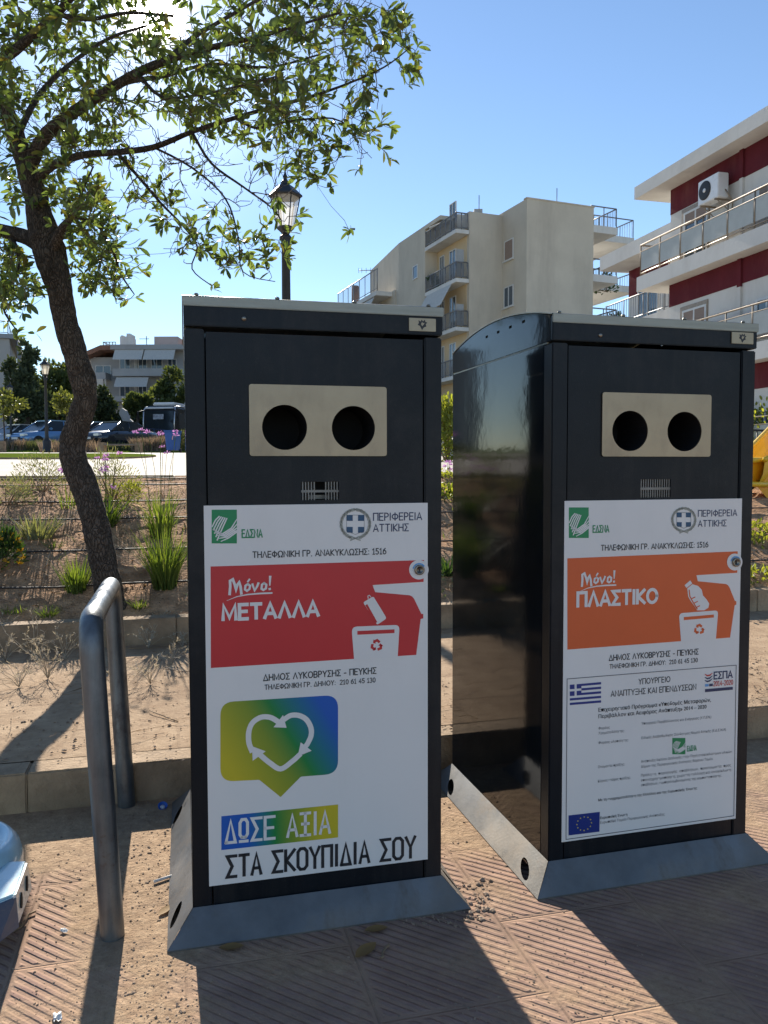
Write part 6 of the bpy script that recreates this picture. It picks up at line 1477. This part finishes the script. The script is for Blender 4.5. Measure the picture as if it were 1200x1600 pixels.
mb = MB(); (xa, za), (xb, zb) = fa(160, 534), fa(180, 547); railing(mb, (xa, .2, zb), (xb, .2, zb), za - zb, 4, .03, False, 12); railing(mb, (xa, .2, zb), (xa, 4, zb), za - zb, 3, .03, False, 8); mb.build('railing', M_ANT, far)
mb = MB(); (x0, z1), (x1, z0) = fa(180, 522), fa(197, 549); mb.box(x0, x1, 1.5, 3.5, z0, z1); (x0, z1), (x1, z0) = fa(190, 517), fa(196, 523); mb.box(x0, x1, 1.6, 3.4, z0 + .01, z1); (x0, z1), (x1, z0) = fa(181, 520), fa(185, 523); mb.box(x0, x1, 1.6, 3.4, z0 + .01, z1); mb.build('chimney', M_WHITEW, far)
(x0, z1), (x1, z0) = fa(224, 516), fa(263, 542); (x2, z2) = fa(205, 533); (x3, _) = fa(300, 533)
mb = MB(); mb.box(x0, x1, 4, 9, z0, z1); mb.box(x2, x0 - .01, 4.5, 9, z0, z2); mb.box(x1 + .01, x3, 4.5, 9, z0, z2); (xq, zq) = fa(275, 511); mb.box(xq, x3, 5, 9, z2 + .01, zq); mb.build('roof_house', mat('pinkish_render', (.42, .34, .32), .9, 0, .1, .6), far)
mb = MB(); (x0, z1) = fa(207, 513); (x1, z0) = fa(207, 540); mb.tube([(x0, 5, z0), (x0, 5, z1)], .05, 5); mb.tube([(x0 - .8, 5, z1 - .3), (x0 + .3, 5, z1 - .3)], .04, 5); mb.build('roof_aerial', M_ANT, far)
# --- block at the left edge
edge = thing('apartment_building', 'plain pale block with roof railing at the left edge behind the tall pine', 'building', (0, 0, 0))
P6 = aty(15.5, 560, 64.); W6 = Wall(P6, 68); z6 = W6.uz(10, 529)[1]
D6 = Vector((sin(radians(68)), cos(radians(68)), 0)); N6 = Vector((-D6.y, D6.x, 0))
mb = MB(); poly_prism(mb, [W6.P, W6.P + N6 * 12, W6.P + N6 * 12 - D6 * 14, W6.P - D6 * 14], -1, z6); mb.build('wall', M_GREYW if False else mat('pale_render', (.46, .42, .38), .9, 0, .06, .5, dirt=.1), edge)
mb = MB(); poly_prism(mb, [W6.P + D6 * .6 - N6 * .2, W6.P + D6 * .6 + N6 * 12, W6.P + N6 * 12 - D6 * 14, W6.P - D6 * 14 - N6 * .2], z6 + .001, z6 + .35); mb.build('roof_slab', M_GREYW, edge)
mb = MB(); railing(mb, W6.P - D6 * 12 + Vector((0, 0, z6 + .35)), W6.P - D6 * .1 + Vector((0, 0, z6 + .35)), 1.0, 6, .03, True, 20); railing(mb, W6.P - D6 * .1 + Vector((0, 0, z6 + .35)), W6.P - D6 * .1 + N6 * 8 + Vector((0, 0, z6 + .35)), 1.0, 4, .03); mb.build('railing', M_ANT, edge)
mb = MB()
for f in (-2.6, -.6): mb.box(W6.P.x + .05, W6.P.x + .06, W6.P.y, W6.P.y + .01, z6 + f, z6 + f + .01)
railing(mb, W6.P + D6 * .55 + Vector((0, 0, z6 - 2.6)), W6.P + D6 * .55 + N6 * 6 + Vector((0, 0, z6 - 2.6)), 2.5, 4, .05); mb.build('side_screen', M_RAIL, edge)
# ------------------------------------------------------------------ background trees, wall, slide, fence
rg = random.Random(91)
M_PINE = leafmat('pine_needles', (.035, .055, .03), (.085, .11, .055), .2, .7)
M_FAR1 = leafmat('far_leaf_mid', (.045, .07, .026), (.12, .15, .05), .35, .55); M_FAR2 = leafmat('far_leaf_light', (.06, .085, .02), (.17, .19, .06), .4, .45); M_FAR3 = leafmat('far_leaf_dark', (.032, .05, .025), (.08, .105, .045), .25, .6)
def tree(name, label, px, t_, blobs, n, L, m, trunk=.12, group=None, lean=0):
    p = base(px, t_); root = thing(name, label, 'tree', p, 0, group); mb = MB(); tk = MB()
    kk = (CAM - p).length / F
    bl = []
    for x, y, rx, ry in blobs:
        q = att(x, y, t_ + rg.uniform(-.3, .3)) - p; bl.append((q, rx * kk, ry * kk))
    vol = sum(b_[1] * b_[2] for b_ in bl)
    ztop_ = max(b_[0].z for b_ in bl); zc = min(b_[0].z for b_ in bl)
    tk.tube([(0, 0, -.1), (lean * .3, 0, zc * .5), (bl[0][0].x * .7, 0, max(zc, .3)), (bl[0][0].x, 0, ztop_)], [trunk, trunk * .8, trunk * .65, trunk * .15], 10)
    for q, rx, ry in bl:
        z0 = max(.3, min(q.z - abs(q.x) * .6, ztop_) * .8); tk.tube([(bl[0][0].x * .6, 0, z0), (q.x * .6, q.y * .6, (z0 + q.z) / 2), q], [trunk * .45, trunk * .3, trunk * .1], 6)
        cl = []
        for _ in range(9):
            d = rvec(rg); cl.append(q + Vector((d.x * rx, d.y * rx, d.z * ry)) * .72)
        for _ in range(int(n * rx * ry / vol)):
            c_ = rg.choice(cl); d = rvec(rg); qq = c_ + Vector((d.x * rx, d.y * rx, d.z * ry)) * .45 * rg.random() ** .35
            leaf(mb, qq, (d + Vector((0, 0, .4))).normalized(), rvec(rg), L * rg.uniform(.6, 1.3), L * .5)
    tk.build('trunk', M_BARK, root); mb.build('crown', m, root); return root
tree('pine_tree', 'tall dark pine rising behind the grasses at the far left', 42, 52, [(40, 560, 9, 22), (34, 600, 20, 20), (22, 620, 16, 16), (50, 625, 22, 22), (54, 556, 5, 10), (44, 650, 26, 18), (12, 572, 8, 10)], 5200, .30, M_PINE, .2)
tree('round_tree', 'mid green round tree between the left lamp and the trunk', 92, 58, [(92, 590, 22, 22), (75, 620, 20, 22), (108, 615, 18, 26), (90, 640, 28, 18)], 3600, .32, M_FAR1, .2)
tree('slender_tree', 'low dark broad tree filling behind the blue hatchback', 70, 62, [(70, 640, 26, 20), (100, 650, 26, 18), (60, 655, 20, 14)], 3000, .34, M_FAR3, .2)
tree('small_tree', 'young standard tree with pale shiny ball crown beside the trunk', 104, 31, [(102, 625, 13, 12), (110, 633, 10, 12), (96, 634, 9, 9)], 420, .16, M_FAR2, .035)
tree('small_tree', 'young thin tree with pale leaves at the left edge, in front of the pine', 8, 40, [(6, 622, 12, 10), (26, 632, 14, 6), (10, 645, 14, 6)], 420, .2, M_FAR2, .04)
tree('round_bush', 'round dark green bush tree left of and above the coach', 216, 72, [(216, 630, 18, 17), (206, 634, 12, 12), (228, 640, 14, 12)], 3000, .34, M_FAR1, .2)
tree('broad_tree', 'broad dark tree behind the coach reaching the red panelled bin', 266, 76, [(268, 596, 14, 20), (252, 612, 16, 14), (280, 620, 20, 26), (262, 640, 24, 18)], 4600, .36, M_FAR1, .25)
tree('slender_tree', 'narrow shaded tree just right of the trunk in front of the far block', 163, 72, [(160, 618, 8, 12), (166, 640, 14, 16), (152, 650, 16, 20)], 2400, .32, M_FAR3, .2)
tree('broad_tree', 'dark undergrowth tree between the saloon and the grey block', 196, 75, [(180, 662, 22, 14), (205, 668, 20, 12), (228, 664, 16, 12)], 2600, .34, M_FAR3, .2)
tree('broad_tree', 'sunlit tree between the two blocks, mostly behind the trunk', 118, 66, [(112, 588, 12, 14), (122, 605, 14, 18), (116, 640, 16, 18)], 2000, .32, M_FAR2, .2)
# pale curved ramp wall
q = base(200, 66); mb = MB(); kk = 66 / F
pts = [(192, 632), (188, 640), (194, 653), (197, 663), (214, 663), (213, 657), (203, 648), (198, 636)]
P_ = [((x - 200) * kk, (700 - y) * kk) for x, y in pts]; mb.plate([P_[::-1]], 0, .4); tag(mb.build('garden_wall', mat('pale_wall', (.46, .43, .40), .9, 0, .1, 2), loc=(q.x, q.y, 2.6 - .1)), 'pale curved garden wall below the round bush, left of the coach', 'wall')
# low wall seen in the gap between the bins
mb = MB(); x0 = base(640, 26); mb.box(0, 6.5, 0, .25, -.1, 1.35)
for k in range(9): mb.box(.2 + k * .7, .55 + k * .7, -.02, -.001, .55, 1.0, 1)
tag(mb.build('low_wall', [M_CREAM, M_DARK], loc=x0), 'low cream wall with small openings seen between the two bins', 'wall')
# playground slide
M_YP = mat('yellow_plastic', (.80, .50, .03), .35, 0, .06, 4, coat=.2); M_OP = mat('orange_plastic', (.80, .36, .01), .4, 0, .08, 4)
sl0 = att(1178, 740, 9.2); root = thing('playground_slide', 'yellow plastic slide trough at the right edge beside the orange panelled bin', 'slide', (sl0.x, sl0.y, tz(9.2)), 0)
def sp(px, py, t_): return att(px, py, t_) - root.location
mb = MB()
cen = [sp(1165, 738, 6.7), sp(1196, 722, 6.9), sp(1225, 690, 7.2), sp(1262, 650, 7.5)]
vs = []; n = 9
for i, c_ in enumerate(cen):
    for j in range(n):
        a = pi + pi * j / (n - 1); rr_ = .28
        vs.append(c_ + Vector((rr_ * .3 * cos(a), -rr_ * cos(a) * .75, rr_ * sin(a) + .12)))
fs = [(i * n + j, i * n + j + 1, (i + 1) * n + j + 1, (i + 1) * n + j) for i in range(len(cen) - 1) for j in range(n - 1)]
k0 = len(vs); vs2 = [Vector(v) - Vector((0, 0, .03)) for v in vs]
mb.add(vs + vs2, fs + [tuple(k0 + q for q in f[::-1]) for f in fs], 0, True)
mb.tube([Vector(vs[i * n]) for i in range(4)], .026, 8); mb.tube([Vector(vs[i * n + n - 1]) for i in range(4)], .026, 8)
mb.build('trough', M_YP, root)
mb = MB(); mb.tube([sp(1150, 720, 6.5), sp(1215, 718, 6.6)], .026, 8); mb.tube([sp(1150, 756, 6.5), sp(1215, 757, 6.6)], .026, 8); mb.build('side_rail', M_YP, root)
mb = MB(); mb.add([sp(1155, 719, 6.55), sp(1210, 718, 6.6), sp(1210, 784, 6.6), sp(1200, 780, 6.6), sp(1180, 757, 6.6), sp(1155, 756, 6.55)] + [sp(1155, 719, 6.63), sp(1210, 718, 6.68), sp(1210, 784, 6.68), sp(1200, 780, 6.68), sp(1180, 757, 6.68), sp(1155, 756, 6.63)],
        [(0, 1, 2, 3, 4, 5), (11, 10, 9, 8, 7, 6)] + [(i, 6 + i, 6 + (i + 1) % 6, (i + 1) % 6) for i in range(6)]); mb.build('side_panel', M_OP, root)
mb = MB()
for px in (1190, 1230): a_ = sp(px, 750, 7.2); mb.tube([(a_.x, a_.y, -.1), (a_.x, a_.y, a_.z)], .03, 8)
mb.build('post', M_YP, root)
# dark bar fence and planting behind the slide
fp = base(1150, 15); root = thing('bar_fence', 'dark metal bar fence behind the yellow slide at the right edge', 'fence', fp, TH)
mb = MB(); zt_ = att(1185, 671, 15).z - fp.z; 
for x in range(22): mb.tube([(x * .13, 0, 0), (x * .13, 0, zt_)], .014, 6)
mb.build('bars', M_IRON, root)
mb = MB(); mb.box(0, 2.8, -.02, .02, zt_ - .04, zt_); mb.box(0, 2.8, -.02, .02, .08, .12); mb.build('rails', M_IRON, root)
bush('hedge_shrub', 'pale flowering shrub behind the bar fence at the right edge', 0, 0, 1.0, 1.6, 1300, .12, .06, M_BUSHY, pos=base(1205, 17))
bush('hedge_shrub', 'dark shrub under the yellow slide at the right edge', 0, 0, .25, .16, 300, .06, .03, M_BLADE2, pos=base(1182, 8.25))
print('objects', len(bpy.data.objects))
